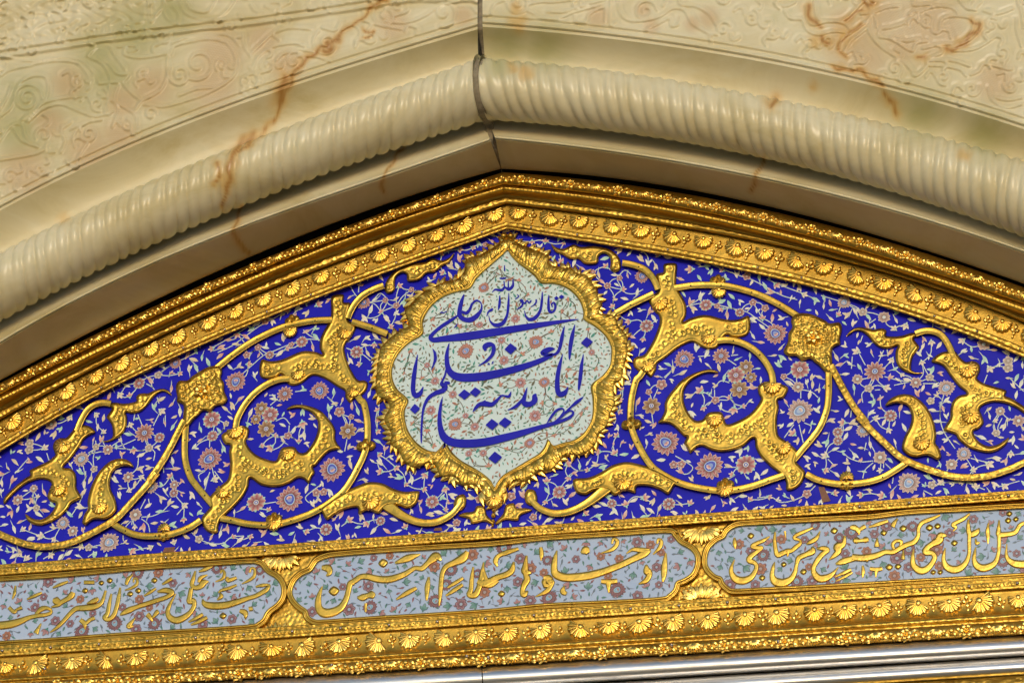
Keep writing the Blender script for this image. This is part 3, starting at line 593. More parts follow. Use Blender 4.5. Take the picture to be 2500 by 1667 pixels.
RING = [D1([(690, 485), (900, 455), (1080, 450), (1280, 460), (1500, 510), (1700, 580), (1900, 680), (2070, 785), (2120, 820)]),
        [(2023, 900), (2023, 960), (2018, 1000), (2003, 1040), (1985, 1066), (1965, 1090), (1938, 1122)],
        D1([(330, 1440), (290, 1500)])+D2([(250, 130), (205, 300), (187, 450), (187, 620), (220, 750), (280, 880), (350, 1010), (440, 1130), (560, 1215), (640, 1262)]),
        D2([(560, 1215), (680, 1280), (850, 1340), (1050, 1380), (1240, 1400), (1400, 1385), (1600, 1340), (1800, 1270), (1950, 1220)]),
        D1([(1180, 1090), (1300, 1080), (1450, 1110), (1600, 1190), (1720, 1310), (1800, 1450), (1820, 1560)])+D2([(1818, 190)]),
        D1([(90, 195), (200, 215), (330, 262), (420, 340), (475, 430), (500, 500)]), D1([(15, 772), (200, 670), (450, 550)]),
        [(1968, 1157), (2000, 1172), (2049, 1181), (2106, 1178), (2149, 1167), (2181, 1150), (2220, 1124)]]
DIAG = D3([(130, 900), (185, 1000), (280, 1180), (400, 1380), (540, 1560)])+D4([(450, 170), (620, 350), (800, 520), (950, 650), (1150, 740), (1350, 810), (1550, 860), (1750, 870), (1950, 850), (2150, 790), (2352, 700), (2560, 590)])
VOL = D3([(1105, 538), (1200, 508), (1300, 508), (1390, 545), (1450, 610), (1500, 700), (1540, 800)])
TAILS = B([(1960, 970), (1880, 1035), (1800, 1095), (1700, 1150), (1600, 1180), (1500, 1180), (1400, 1140), (1340, 1080), (1315, 1040)])
TAILT = [t+(w_,) for t, w_ in zip(TAILS, (30, 26, 22, 20, 19, 18, 17, 16, 14))]
KN = [D2([(195, 640)])[0]+(0., 1.0), D2([(1275, 1330)])[0]+(0., .85), D1([(1185, 400)])[0]+(.2, .8), D4([(315, 960)])[0]+(0., .75)]
def lobed(cx, cy, a, b, k, ph=0.):
    t = np.linspace(0, 2*math.pi, 40, endpoint=False); r = 1+.16*np.cos(k*t+ph)
    return np.stack([cx+a*r*np.cos(t), cy+b*r*np.sin(t)], 1)
side_word = {1: 'right', -1: 'left'}
STRAPS = []
for sg in (1, -1):
    T = (lambda p: p) if sg > 0 else (lambda p: [tuple(a)+tuple(b[2:]) for a, b in zip(mir([t[:2] for t in p]), p)])
    sw = side_word[sg]
    ring = thing('gilded_ring_scroll', T([(1772, 1213)])[0], 0, f'large round gilded scroll on the blue enamel {sw} of the medallion', 'scroll ornament', 'gilded scrolls on the blue enamel')
    for k, r in enumerate(RING): strip('strap', T(r), 17.5 if k != 5 else 17, .0006+.0004*k, .0095, GOLDB, ring); STRAPS.append((T(r), 18))
    for k, r in enumerate(RING):
        c_ = cr([t[:2] for t in T(r)], 3.)
        for q_ in range(14, len(c_)-6, 26): inst('rivet_hole', RIVHOLE, W([c_[q_]], .0006+.0004*k+.0083)[0], 0, 1., ring)
    relief('stem', T(STEM), .001, .013, GOLD, ring)
    for (x, y, r_, s_) in KN[:3]: inst('knot', KNOTM, W([T([(x, y)])[0]], .004)[0], r_*sg, s_, ring)
    inst('shell', SHELL, W([T([D2([(1270, 1415)])[0]])[0]], .008)[0], 0, .9, ring); inst('shell', SHELLW, W([T([D1([(1195, 550)])[0]])[0]], .007)[0], .2*sg, .8, ring)
    for (px, s_, r_) in ((D1([(540, 690)])[0], .95, -.5), (D1([(400, 1400)])[0], .8, -.6), (D1([(1075, 1085)])[0], .8, .1)):
        inst('shell', SHELL, W([T([px])[0]], .0075)[0], r_*sg, s_, ring)
    lf = thing('gilded_inner_leaf', T([D2([(1975, 1390)])[0]])[0], 0, f'crescent gilded leaf branch curling inside the {sw} round scroll', 'leaf ornament', 'gilded leaves on the blue enamel')
    relief('leaf', T(LEAF), .0032, .0135, GOLD, lf)
    for (px, s_, r_) in ((D2([(1150, 610)])[0], .9, 0), (D2([(1810, 235)])[0], 1.0, .2), (D2([(1960, 930)])[0], .85, -.6)):
        inst('shell', SHELL, W([T([px])[0]], .0100)[0], r_*sg, s_, lf)
    tl = thing('gilded_tail_leaf', T([(1510, 1206)])[0], 0, f'gilded leaf with looped tail under the {sw} side of the medallion', 'leaf ornament', 'gilded leaves on the blue enamel')
    relief('leaf', T(TAIL), .0048, .0135, GOLD, tl); strip('tail', T(TAILT), 18, .0026, .0095, GOLDB, tl); STRAPS.append((T(TAILS), 20))
    relief('loop', T(TEAR), .0034, .012, GOLD, tl, rim=8, chase=0); relief('sprig', T(SPRIGB), .003, .011, GOLD, tl, rim=7, chase=.7)
    inst('shell', SHELL, W([T([B([(2080, 960)])[0]])[0]], .0115)[0], .2*sg, 1.0, tl)
    pl = thing('gilded_rosette_plate', T([(1990, 890)])[0], 0, f'square gilded rosette plate at the upper outer corner of the {sw} round scroll', 'rosette plate', 'gilded rosette plates')
    relief('plate', T(PLATE), .0052, .015, GOLD, pl, rim=10, chase=1.2, thr=.2)
    inst('floret', FLORET, W([T([(1985, 825)])[0]], .0130)[0], .3, 1.25, pl)
    dg = thing('gilded_outer_scroll', T([(2350, 1165)])[0], 0, f'gilded strap and horn shaped scroll at the far {sw} end of the enamel', 'scroll ornament', 'gilded scrolls on the blue enamel')
    strip('strap', T(DIAG), 18, .0044, .0095, GOLDC, dg); strip('volute', T(VOL), 17, .0016, .0095, GOLDB, dg); STRAPS += [(T(DIAG), 19), (T(VOL), 18)]
    relief('horn', T(HORN), .0024, .0135, GOLD, dg)
    for (x, y, r_, s_) in KN[3:]: inst('knot', KNOTM, W([T([(x, y)])[0]], .006)[0], r_*sg, s_, dg)
    inst('shell', SHELL, W([T([D4([(315, 850)])[0]])[0]], .009)[0], math.pi, .75, dg)
    for (px, s_, r_) in ((D3([(1740, 980)])[0], 1.0, -.8), (D3([(1750, 1520)])[0], .95, -.1)):
        inst('shell', SHELL, W([T([px])[0]], .0092)[0], r_*sg, s_, dg)
    cu = thing('gilded_curl_leaf', T([D3([(1040, 992)])[0]])[0], 0, f'S shaped gilded curl between rosette plate and horn on the {sw}', 'leaf ornament', 'gilded leaves on the blue enamel')
    relief('leaf', T(CURL), .0028, .0125, GOLD, cu, rim=7.5)
    ft = thing('gilded_boot_leaf', T([D4([(1350, 670)])[0]])[0], 0, f'boot shaped gilded leaf above the crossing straps on the {sw}', 'leaf ornament', 'gilded leaves on the blue enamel')
    relief('leaf', T(FOOT), .0062, .0135, GOLD, ft); inst('shell', SHELL, W([T([D4([(1180, 510)])[0]])[0]], .0130)[0], 0, .9, ft)
    pe = thing('gilded_top_leaf', T([A([(2010, 415)])[0]])[0], 0, f'gilded leaf with curled end beside the {sw} shoulder of the medallion', 'leaf ornament', 'gilded leaves on the blue enamel')
    relief('leaf', T(PETAL), .0046, .012, GOLD, pe, rim=7)

# ---------------------------------------------------------------- medallion
MED_R = A([(1140, 225), (1170, 270), (1230, 330), (1310, 390), (1370, 440), (1420, 495), (1520, 500), (1620, 530), (1700, 590), (1750, 660), (1775, 740), (1780, 800), (1870, 860), (1950, 930), (2000, 1020), (2005, 1100), (1990, 1190), (1930, 1270)])+B([(1840, 140), (1850, 250), (1850, 370), (1830, 450), (1780, 530), (1700, 590), (1600, 620), (1520, 640), (1480, 585), (1450, 650), (1400, 710), (1300, 770), (1200, 830), (1100, 890), (1050, 950), (1032, 985)])
MED_L = B([(1000, 930), (930, 870), (850, 820), (760, 770), (690, 710), (645, 650), (620, 600), (600, 680), (520, 690), (440, 660), (360, 590), (310, 510), (285, 420), (285, 340), (310, 260)])+A([(220, 1380), (180, 1290), (180, 1200), (210, 1120), (270, 1040), (340, 980), (430, 920), (430, 830), (460, 750), (520, 670), (600, 610), (700, 570), (820, 540), (880, 460), (950, 390), (1030, 320), (1100, 260)])
OUT_R = A([(1140, 120), (1215, 165), (1290, 200), (1400, 240), (1480, 275), (1480, 330), (1560, 370), (1660, 375), (1720, 420), (1800, 440), (1840, 500), (1880, 560), (1890, 620), (1920, 680), (1900, 750), (2020, 770), (2060, 860), (2120, 930), (2130, 1010), (2130, 1090), (2110, 1160), (2090, 1240), (2080, 1300), (2030, 1330)])+B([(2020, 190), (2030, 290), (1990, 370), (1960, 470), (1890, 550), (1860, 630), (1760, 710), (1620, 720), (1510, 830), (1400, 850), (1290, 930), (1190, 930), (1110, 1000), (1100, 1060), (1030, 1130)])
OUT_L = B([(960, 1070), (930, 1000), (860, 960), (760, 960), (700, 890), (590, 890), (540, 800), (480, 780), (370, 820), (280, 760), (240, 680), (170, 620), (180, 540), (130, 450), (120, 400), (160, 330), (150, 270), (70, 230)])+A([(50, 1340), (60, 1240), (70, 1130), (90, 1040), (160, 960), (250, 890), (320, 850), (290, 740), (330, 680), (440, 580), (520, 540), (620, 490), (720, 470), (780, 400), (800, 300), (900, 270), (1000, 220), (1080, 170)])
med_in = cr(MED_R+MED_L, 3., True); med_out = cr(OUT_R+OUT_L, 3., True)
MC = np.array([1222., 870.])
def polar(poly, n):
    v = poly-MC; a = np.arctan2(v[:, 1], v[:, 0]); r = np.hypot(*v.T); o = np.argsort(a)
    return np.interp(np.linspace(-math.pi, math.pi, n, endpoint=False), a[o], r[o], period=2*math.pi)
NP = 760; ang = np.linspace(-math.pi, math.pi, NP, endpoint=False)
ri, ro = polar(med_in, NP), np.maximum(polar(med_out, NP), polar(med_in, NP)+22); ux = np.stack([np.cos(ang), np.sin(ang)], 1)
med = thing('medallion', (1208, 1240), 0, 'white lobed enamel medallion with blue Arabic calligraphy in a gilded leaf frame', 'medallion')
ev, ef = tri_poly(med_in[::2], 30.); mk('enamel_plate', W(ev, .007), ef, WHITE, med, smooth=False)
mp_ = MC+ux*((ri+ro)/2)[:, None]; sarc = arclen(np.concatenate([mp_, mp_[:1]]))[:-1]
M = 20; vs = []
for j in range(M+1):
    t = j/M; q = MC+ux*(ri-5+(ro-ri+5)*t)[:, None]
    if t < .2: h = .009+.006*math.sin(math.pi*t/.2)*np.ones(NP)
    else:
        u = (t-.2)/.8; env = math.sin(math.pi*min(1, u*.92+.08))**.6
        ph = sarc/8.5*math.pi+u*2.6*np.where(np.sin(sarc/27*math.pi) > 0, 1, -1)
        grp = .6+.4*np.abs(np.sin(sarc/27*math.pi))
        h = .009+env*(.004+.006*grp*(.35+.65*np.abs(np.sin(ph))))+.001*rng.standard_normal(NP)*env*.5
        if t > .97: h = np.zeros(NP)
    vs.append(W(q, h))
mk('leaf_frame', np.stack(vs, 1).reshape(-1, 3), gridf(NP, M+1, True), GOLD, med)
GOLDPOLY.append((MC+ux*ro[:, None])[::4])
wi = W(MC+ux*(ro-4)[:, None], .004); pos = 8.
while pos < sarc[-1]:
    k = int(np.searchsorted(sarc, pos)); v = wi[min(k, NP-1)]-W([MC], .004)[0]; a = math.atan2(v[2], v[0])
    inst('acanthus_leaf', ACAN, wi[min(k, NP-1)], -(a-hp)+(.8 if math.sin(pos/34) > 0 else -.8)+random.uniform(-.3, .3), (random.uniform(1.15, 1.6), 1.1, random.uniform(.95, 1.35)), med)
    w2 = W([MC+ux[min(k, NP-1)]*(ri[min(k, NP-1)]*.45+ro[min(k, NP-1)]*.55)], .011)[0]
    inst('acanthus_leaf', ACAN, w2, -(a-hp)+(1.1 if math.sin(pos/34) > 0 else -1.1)+random.uniform(-.3, .3), (random.uniform(.9, 1.2), .9, random.uniform(.7, .95)), med)
    pos += random.uniform(24, 33)
for (x, y, s_) in ((1230, 577, 1.0), (1247, 577, 1.0)): inst('bead', BEAD, W([(x, y)], .012)[0], 0, s_*1.1, med)
for (x, y, s_) in ((1206, 1245, .9), (1205, 1258, 1.0), (1204, 1272, .8), (1203, 1283, .55)): inst('bead', BEAD, W([(x, y)], .003)[0], 0, (s_*.75, s_, s_*.85), med)
inst('shell', SHELL, W([(1206, 1226)], .012)[0], 0, 1.0, med)

# calligraphy: pen strokes traced as path + width
def dia(c, rx, ry=None, tilt=0.):
    ry = ry or rx*.85; return ('dia', c, rx, ry)
INK = [A(s) for s in [
 [(1185, 478, 8), (1182, 530, 22), (1150, 558, 24), (1115, 542, 16), (1098, 562, 22), (1068, 565, 20), (1040, 560, 14), (1013, 580, 6)], [(1110, 488, 8), (1114, 542, 14)], [(1145, 488, 8), (1146, 545, 14)], [(1075, 466, 10), (1100, 470, 14), (1130, 462, 8)], [(1114, 362, 8), (1116, 410, 12)],
 [(1478, 605, 8), (1475, 660, 20), (1477, 720, 24), (1492, 745, 22), (1518, 738, 16), (1532, 700, 20), (1520, 668, 16), (1500, 682, 12), (1510, 702, 10)], [(1425, 578, 6), (1421, 650, 20), (1408, 730, 22), (1370, 787, 30), (1322, 806, 28), (1290, 780, 16), (1279, 733, 6)],
 [(1375, 640, 12), (1372, 668, 14), (1352, 690, 8), (1328, 702, 4)], [(1335, 648, 10), (1316, 668, 13), (1298, 650, 9), (1284, 672, 14), (1262, 662, 10)], [(1240, 652, 18), (1258, 655, 26), (1262, 684, 16), (1244, 706, 14), (1213, 724, 4)], [(1218, 600, 6), (1230, 615, 10), (1215, 630, 8), (1200, 640, 4)],
 [(1150, 588, 6), (1146, 680, 20), (1135, 770, 20), (1100, 835, 32), (1042, 852, 30), (1001, 825, 14), (984, 773, 5)], [(1076, 608, 8), (1073, 680, 22), (1063, 728, 6)], [(1018, 715, 12), (1005, 728, 22), (985, 738, 14), (975, 758, 11), (969, 778, 5)],
 [(782, 600, 10), (762, 660, 30), (748, 720, 36), (748, 775, 38), (785, 805, 36), (840, 806, 42), (890, 772, 36), (924, 722, 18), (922, 672, 10), (885, 650, 16), (848, 678, 18), (832, 718, 22), (802, 752, 26), (765, 742, 22)],
 [(735, 768, 8), (680, 808, 26), (600, 860, 27), (540, 910, 28), (508, 950, 34), (530, 972, 38), (620, 963, 48), (800, 943, 66), (1000, 914, 64), (1200, 882, 56), (1400, 850, 44), (1600, 820, 24), (1720, 803, 4)], [(585, 752, 8), (600, 745, 10), (612, 752, 8), (640, 738, 6)], [(700, 872, 4), (716, 860, 12), (728, 838, 4)],
 [(1692, 848, 6), (1672, 930, 30), (1656, 1020, 33), (1648, 1110, 18), (1648, 1138, 5)], [(1606, 858, 6), (1586, 950, 29), (1570, 1030, 27), (1545, 1080, 24), (1500, 1098, 16)], [(1528, 1045, 8), (1490, 1048, 36), (1445, 1066, 44), (1420, 1080, 26), (1450, 1096, 22), (1510, 1092, 22), (1440, 1128, 36), (1330, 1172, 46), (1200, 1212, 55), (1050, 1250, 64), (900, 1275, 68), (760, 1280, 66), (682, 1250, 56), (648, 1190, 42), (641, 1100, 32), (655, 1020, 14), (663, 998, 4)],
 [(640, 1180, 10), (628, 1255, 16), (604, 1310, 18), (598, 1335, 30), (625, 1350, 46), (610, 1385, 42), (545, 1410, 34), (492, 1448, 28), (457, 1510, 22), (441, 1590, 18), (433, 1710, 18), (432, 1800, 12), (433, 1820, 4)], [(620, 1322, 20), (655, 1325, 26), (668, 1330, 6)],
 [(960, 1060, 20), (952, 1030, 40), (985, 1010, 40), (1018, 1015, 30), (1026, 1050, 34), (1012, 1095, 28), (965, 1145, 20), (898, 1187, 4)], [(975, 1175, 3), (985, 1165, 12), (990, 1178, 8)], [(1008, 1170, 3), (1018, 1158, 12), (1024, 1145, 4)],
 [(402, 1093, 6), (382, 1200, 30), (368, 1300, 37), (365, 1390, 38), (387, 1428, 42), (425, 1408, 34), (447, 1356, 6)], [(524, 1045, 4), (542, 1080, 22), (546, 1130, 25), (530, 1180, 14), (512, 1218, 4)],
 [(1762, 1090, 5), (1747, 1180, 27), (1736, 1280, 31), (1725, 1365, 20), (1722, 1388, 5)], [(1592, 1088, 5), (1567, 1180, 29), (1549, 1280, 36), (1549, 1380, 42), (1572, 1418, 44), (1612, 1402, 36), (1637, 1356, 6)]]]
INK += [B(s) for s in [
 [(1375, 205, 10), (1362, 225, 40), (1362, 258, 46), (1335, 285, 42), (1295, 290, 46), (1270, 268, 40), (1284, 210, 24), (1301, 150, 4)], [(1275, 225, 4), (1246, 268, 22), (1212, 304, 27), (1172, 325, 14), (1138, 336, 4)],
 [(1170, 185, 5), (1150, 225, 24), (1120, 222, 14), (1088, 220, 14), (1060, 250, 22), (1012, 290, 34), (960, 286, 42), (912, 290, 30), (882, 315, 26), (853, 352, 5)], [(930, 270, 6), (960, 262, 14)],
 [(606, 228, 4), (591, 300, 22), (581, 400, 33), (590, 490, 46), (620, 560, 62), (685, 600, 66), (800, 612, 66), (950, 600, 66), (1100, 567, 62), (1250, 527, 52), (1400, 480, 36), (1540, 440, 28), (1640, 402, 24), (1680, 362, 18), (1650, 342, 14), (1610, 368, 12), (1580, 400, 8)], [(1460, 448, 6), (1500, 390, 20), (1542, 340, 20), (1585, 325, 14), (1602, 345, 13), (1580, 382, 14), (1545, 430, 12)], [(1763, 228, 4), (1712, 268, 27), (1662, 310, 17), (1600, 372, 18), (1530, 432, 16), (1498, 448, 8)]]]
DIAM = [A([c])[0]+(a*.29762, b*.29762) for c, a, b in [((1165, 1045), 52, 46), ((1790, 992), 50, 44), ((1540, 631), 20, 18), ((1582, 620), 24, 18)]]+[B([c])[0]+(a*.29762, b*.29762) for c, a, b in [((380, 328), 42, 42), ((786, 210), 52, 42), ((876, 190), 48, 40), ((1012, 455), 54, 46), ((1119, 440), 54, 44), ((1038, 727), 57, 50)]]
for i, s in enumerate(INK): strip('letter_stroke', s, 0, .0084+.00007*i, .0, BLUEINK, med, FLAT, 2.)
for i, (x, y, a, b) in enumerate(DIAM): mk('letter_dot', W([(x-a, y+b*.12), (x-a*.05, y-b), (x+a, y-b*.1), (x+a*.02, y+b)], .0084+.00007*(i+40)), [[0, 1, 2, 3]], BLUEINK, med, False)

# ---------------------------------------------------------------- inscription frieze
fr = thing('gilded_inscription_frieze', (1200, 1522), .004, 'gilded rails with rivets that hold the row of inscription panels', 'frieze')
loft('ground_plate', [(hline(1374, 1192), -.006), (hline(1606, 1439), -.004)], GOLDC, fr)
def rail(a, b, d0):
    H_ = lambda t: blend(a, b, t)
    return [(H_(0), -.002), (H_(0), d0), (H_(.12), d0+.003), (H_(.2), d0), (H_(.27), d0+.001), (H_(.5), d0+.003), (H_(.73), d0+.001), (H_(.8), d0), (H_(.9), d0+.003), (H_(1), d0), (H_(1), -.002)]
loft('upper_rail', rail(railT, railB, .012), GOLDC, fr, 1); loft('lower_rail', rail(rail2T, rail2B, .012), GOLDC, fr, 1)
for k, (a, b) in enumerate(((railT, railB), (rail2T, rail2B))):
    m_ = blend(a, b, .5); wp = W(m_, .0148)
    for x in np.arange(-230 if k else -200, 2740, 121. if k == 0 else 118.): inst('rivet', RIV, W([(x, np.interp(x, m_[:, 0], m_[:, 1]))], .0148)[0], 0, 1.0, fr)
    # running leaf along the rail
    v, f = [], []
    for x in np.arange(-240, 2740, 9.):
        if abs((x+(230 if k else 200)) % (118. if k else 121.)) < 8: continue
        w3 = W([(x, np.interp(x, m_[:, 0], m_[:, 1]))], .0145)[0]; kk = len(v)
        lobe(v, f, 0, 0, .0085, .0045, random.choice((-.7, .7))+random.uniform(-.3, .3), .0016, 5, 5, False)
        for i in range(kk, len(v)): v[i] = (v[i][0]+w3[0], v[i][1]+w3[1], v[i][2]+w3[2])
    mk('running_leaf', v, f, GOLD, fr, kind='stuff')
# spandrel leaves between the panels
for cx, cy, up_ in ((684, 1378, 1), (672, 1535, -1), (1713, 1312, 1), (1712, 1440, -1)):
    w0 = W([(cx, cy)], .0)[0]
    for a in (-.9, -.45, 0, .45, .9):
        inst('acanthus_leaf', ACAN, w0+np.array([.026*math.sin(a)*1.6, 0, -.02*up_*math.cos(a)+.02*up_]), (0 if up_ < 0 else math.pi)+a*up_*-1, (1.25, .7, 1.15), fr)
    for dx in (-34, 34): inst('leaf_sprig', SPRIG, W([(cx+dx, cy-dx*.068-6*up_)], .0)[0], .9 if dx*up_ > 0 else -.9, 1.1, fr)
    inst('floret', FLORET, W([(cx-2, cy-12*up_)], .0)[0], 0, .5, fr)

CART_M = C3([(2350, 140), (1700, 178), (1100, 215), (640, 255), (520, 275), (430, 315), (390, 370), (352, 420), (250, 470), (180, 540), (142, 640), (165, 725), (230, 800), (310, 858), (330, 920), (395, 962), (520, 965), (1100, 925), (1700, 890), (2350, 845)])+C4([(600, 868), (1200, 838), (1740, 805), (1835, 772), (1888, 720), (1912, 650), (1985, 618), (2060, 568), (2100, 480), (2100, 390), (2050, 322), (1960, 272), (1922, 240), (1880, 190), (1800, 155), (1200, 195), (600, 232)])
CART_L = C2([(1720, 185), (1810, 190), (1885, 215), (1940, 285), (1990, 330), (2080, 380), (2150, 455), (2178, 555), (2160, 660), (2095, 750), (2000, 820), (1950, 880), (1915, 950), (1845, 1005), (1720, 1040), (1000, 1090), (0, 1148)])+C1([(800, 1158), (0, 1208), (-900, 1262), (-1400, 1290), (-1400, 440), (-900, 430), (0, 372), (900, 312)])+C2([(300, 272), (1000, 230)])
CART_R = C5([(2352, 255), (1600, 290), (1000, 322), (620, 345), (510, 375), (425, 435), (382, 510), (285, 558), (185, 650), (142, 765), (142, 880), (185, 960), (262, 1030), (340, 1060), (370, 1130), (432, 1190), (530, 1222), (1000, 1200), (1700, 1165), (2352, 1128)])+C6([(800, 1205), (1600, 1160), (2352, 1118), (3400, 1058), (3900, 1030), (3900, 140), (3400, 165), (2352, 215), (1600, 258), (800, 300)])
GL_L = [C1(s) for s in [
 [(-500, 990, 60), (-200, 1000, 95), (0, 985, 95), (150, 965, 95), (280, 925, 76), (400, 875, 52), (520, 850, 48), (620, 838, 42), (690, 812, 40), (700, 775, 30)], [(470, 850, 16), (560, 762, 60), (640, 745, 44), (705, 775, 30)],
 [(720, 640, 40), (770, 650, 100), (820, 660, 50)], [(1000, 530, 50), (980, 570, 76), (930, 615, 60), (850, 660, 52), (790, 705, 42), (700, 735, 14)], [(1445, 505, 24), (1410, 620, 40), (1370, 690, 50), (1280, 730, 72), (1150, 745, 72), (1040, 755, 60), (960, 820, 50), (870, 920, 46), (780, 1010, 36), (680, 1080, 10)], [(1345, 610, 30), (1310, 635, 60), (1255, 660, 50), (1185, 685, 10)],
 [(1522, 550, 20), (1492, 700, 45), (1470, 815, 50), (1432, 878, 62), (1485, 900, 52), (1550, 850, 52), (1592, 740, 50), (1622, 600, 46), (1642, 465, 18)], [(930, 385, 24), (820, 425, 36), (720, 470, 16)], [(572, 535, 24), (470, 580, 36), (368, 627, 14)], [(1145, 395, 44), (1290, 395, 44)],
 [(1815, 285, 10), (1752, 350, 46), (1722, 425, 34)], [(1822, 395, 16), (1832, 345, 22), (1870, 345, 26), (1872, 415, 34), (1800, 470, 30), (1705, 502, 8)], [(2132, 475, 24), (2050, 530, 34), (1968, 582, 14)], [(2352, 340, 40), (2280, 385, 36), (2215, 422, 18)],
 [(120, 735, 44), (190, 800, 44), (225, 770, 30), (300, 738, 44)], [(562, 955, 12), (515, 1040, 44), (490, 1090, 66)], [(1095, 905, 50), (1155, 960, 56), (1160, 1042, 10)], [(1175, 955, 40), (1230, 905, 44), (1295, 878, 40)], [(1852, 875, 10), (1790, 950, 46), (1755, 1000, 56), (1822, 990, 20)], [(2010, 830, 60), (2040, 860, 60), (2085, 925, 16)], [(2085, 880, 26), (2150, 800, 54), (2170, 785, 30)], [(212, 440, 18), (198, 540, 36), (168, 625, 10)]]]
GL_L += [C2(s) for s in [
 [(470, 580, 20), (580, 560, 66), (670, 588, 66), (600, 650, 52), (450, 702, 56), (300, 752, 56), (180, 790, 52), (80, 832, 72), (0, 872, 46), (-40, 900, 10)],
 [(992, 295, 18), (962, 400, 46), (942, 480, 52), (985, 525, 54), (1060, 505, 64), (1105, 455, 76), (1172, 438, 14)], [(1035, 450, 30), (1062, 390, 46), (1155, 348, 12)], [(935, 530, 50), (915, 640, 56), (905, 715, 62), (960, 700, 66), (975, 760, 54), (930, 850, 54), (850, 922, 72), (740, 968, 84), (652, 940, 76), (612, 860, 54), (640, 760, 40), (722, 605, 8)],
 [(1222, 225, 30), (1130, 270, 44), (1038, 305, 20)], [(1332, 325, 18), (1352, 285, 24), (1388, 320, 36), (1362, 400, 32), (1265, 442, 8)], [(1432, 375, 30), (1432, 425, 50), (1555, 388, 34)], [(1732, 318, 18), (1752, 258, 26), (1800, 270, 30), (1795, 360, 36), (1730, 420, 32), (1625, 472, 8)],
 [(1815, 512, 16), (1900, 492, 40), (2000, 488, 24), (1965, 548, 54), (1880, 602, 54), (1800, 642, 52), (1700, 672, 54), (1550, 722, 72), (1380, 765, 86), (1200, 770, 86), (1115, 740, 66), (1088, 680, 12)], [(1555, 485, 22), (1450, 530, 36), (1345, 560, 30), (1308, 592, 14)], [(1325, 598, 20), (1345, 640, 50), (1288, 692, 12)], [(1595, 838, 40), (1670, 868, 70), (1675, 955, 10)], [(1720, 815, 50), (1775, 808, 50)], [(1095, 885, 40), (1000, 940, 40), (895, 992, 14)], [(1152, 928, 40), (1040, 985, 42), (928, 1032, 16)]]]
GL_M = [C3(s) for s in [
 [(830, 540, 58), (788, 562, 56), (770, 640, 52), (740, 740, 56), (680, 830, 72), (580, 878, 84), (492, 878, 92), (442, 820, 72), (440, 720, 52), (470, 620, 24), (487, 588, 6)], [(800, 550, 50), (850, 520, 54), (905, 485, 52), (980, 482, 60), (1100, 510, 68), (1230, 510, 68), (1380, 460, 56), (1500, 390, 42), (1580, 392, 50), (1650, 330, 54), (1738, 262, 90), (1795, 300, 16)],
 [(475, 382, 40), (545, 392, 76), (562, 440, 50), (528, 475, 12)], [(1562, 235, 10), (1430, 278, 70), (1285, 332, 20)], [(868, 712, 20), (925, 712, 66), (985, 690, 50), (1035, 680, 76), (1068, 672, 16)], [(962, 775, 28), (960, 872, 14)], [(1522, 606, 32), (1420, 660, 46), (1298, 733, 14)], [(1658, 485, 20), (1642, 600, 52), (1632, 742, 20)],
 [(2085, 205, 40), (2035, 278, 84), (1935, 330, 62), (1852, 370, 52), (1812, 430, 46), (1796, 520, 46), (1786, 650, 42), (1772, 802, 8)], [(2035, 496, 26), (1950, 550, 36), (1865, 604, 16)], [(2032, 568, 30), (1940, 630, 40), (1845, 692, 16)], [(2148, 375, 16), (2132, 500, 40), (2122, 620, 46), (2102, 680, 52), (2168, 682, 62), (2212, 600, 54), (2242, 480, 52), (2262, 325, 12)], [(2230, 530, 50), (2300, 572, 64), (2360, 560, 58), (2420, 520, 40)]]]
GL_M += [C4(s) for s in [
 [(-60, 640, 40), (0, 662, 72), (60, 642, 62), (140, 602, 54), (230, 572, 54), (282, 530, 52), (302, 448, 16)], [(0, 490, 10), (8, 560, 30), (30, 630, 40)], [(348, 318, 26), (240, 352, 42), (150, 388, 36), (120, 440, 44), (138, 492, 14)], [(428, 385, 16), (416, 480, 46), (414, 545, 66), (472, 556, 16)], [(414, 560, 40), (432, 620, 60), (402, 680, 52), (386, 740, 42), (402, 770, 60), (442, 735, 12)], [(568, 302, 26), (575, 370, 40), (570, 434, 8)],
 [(728, 335, 10), (706, 430, 46), (700, 520, 58), (722, 572, 72), (800, 602, 72), (900, 602, 72), (1050, 582, 70), (1200, 540, 62), (1350, 482, 56), (1480, 422, 56), (1600, 362, 62), (1642, 332, 24), (1560, 332, 46), (1480, 326, 30), (1415, 364, 6)], [(596, 600, 30), (640, 620, 88), (620, 668, 80), (680, 640, 46), (660, 690, 46), (620, 742, 40), (515, 792, 6)],
 [(1272, 268, 18), (1285, 222, 24), (1325, 240, 32), (1312, 290, 36), (1260, 332, 30), (1165, 362, 6)], [(1718, 268, 16), (1732, 225, 22), (1762, 248, 30), (1742, 310, 34), (1678, 374, 6)], [(1805, 362, 14), (1792, 480, 50), (1786, 570, 50), (1776, 645, 16)], [(1610, 476, 16), (1620, 540, 70), (1645, 562, 50), (1612, 630, 46), (1535, 668, 6)], [(1165, 640, 36), (1240, 645, 44), (1325, 636, 40)], [(1236, 650, 56), (1240, 750, 10)], [(802, 685, 10), (785, 740, 50), (822, 764, 30)], [(965, 358, 16), (1010, 335, 76), (1050, 330, 40)]]]
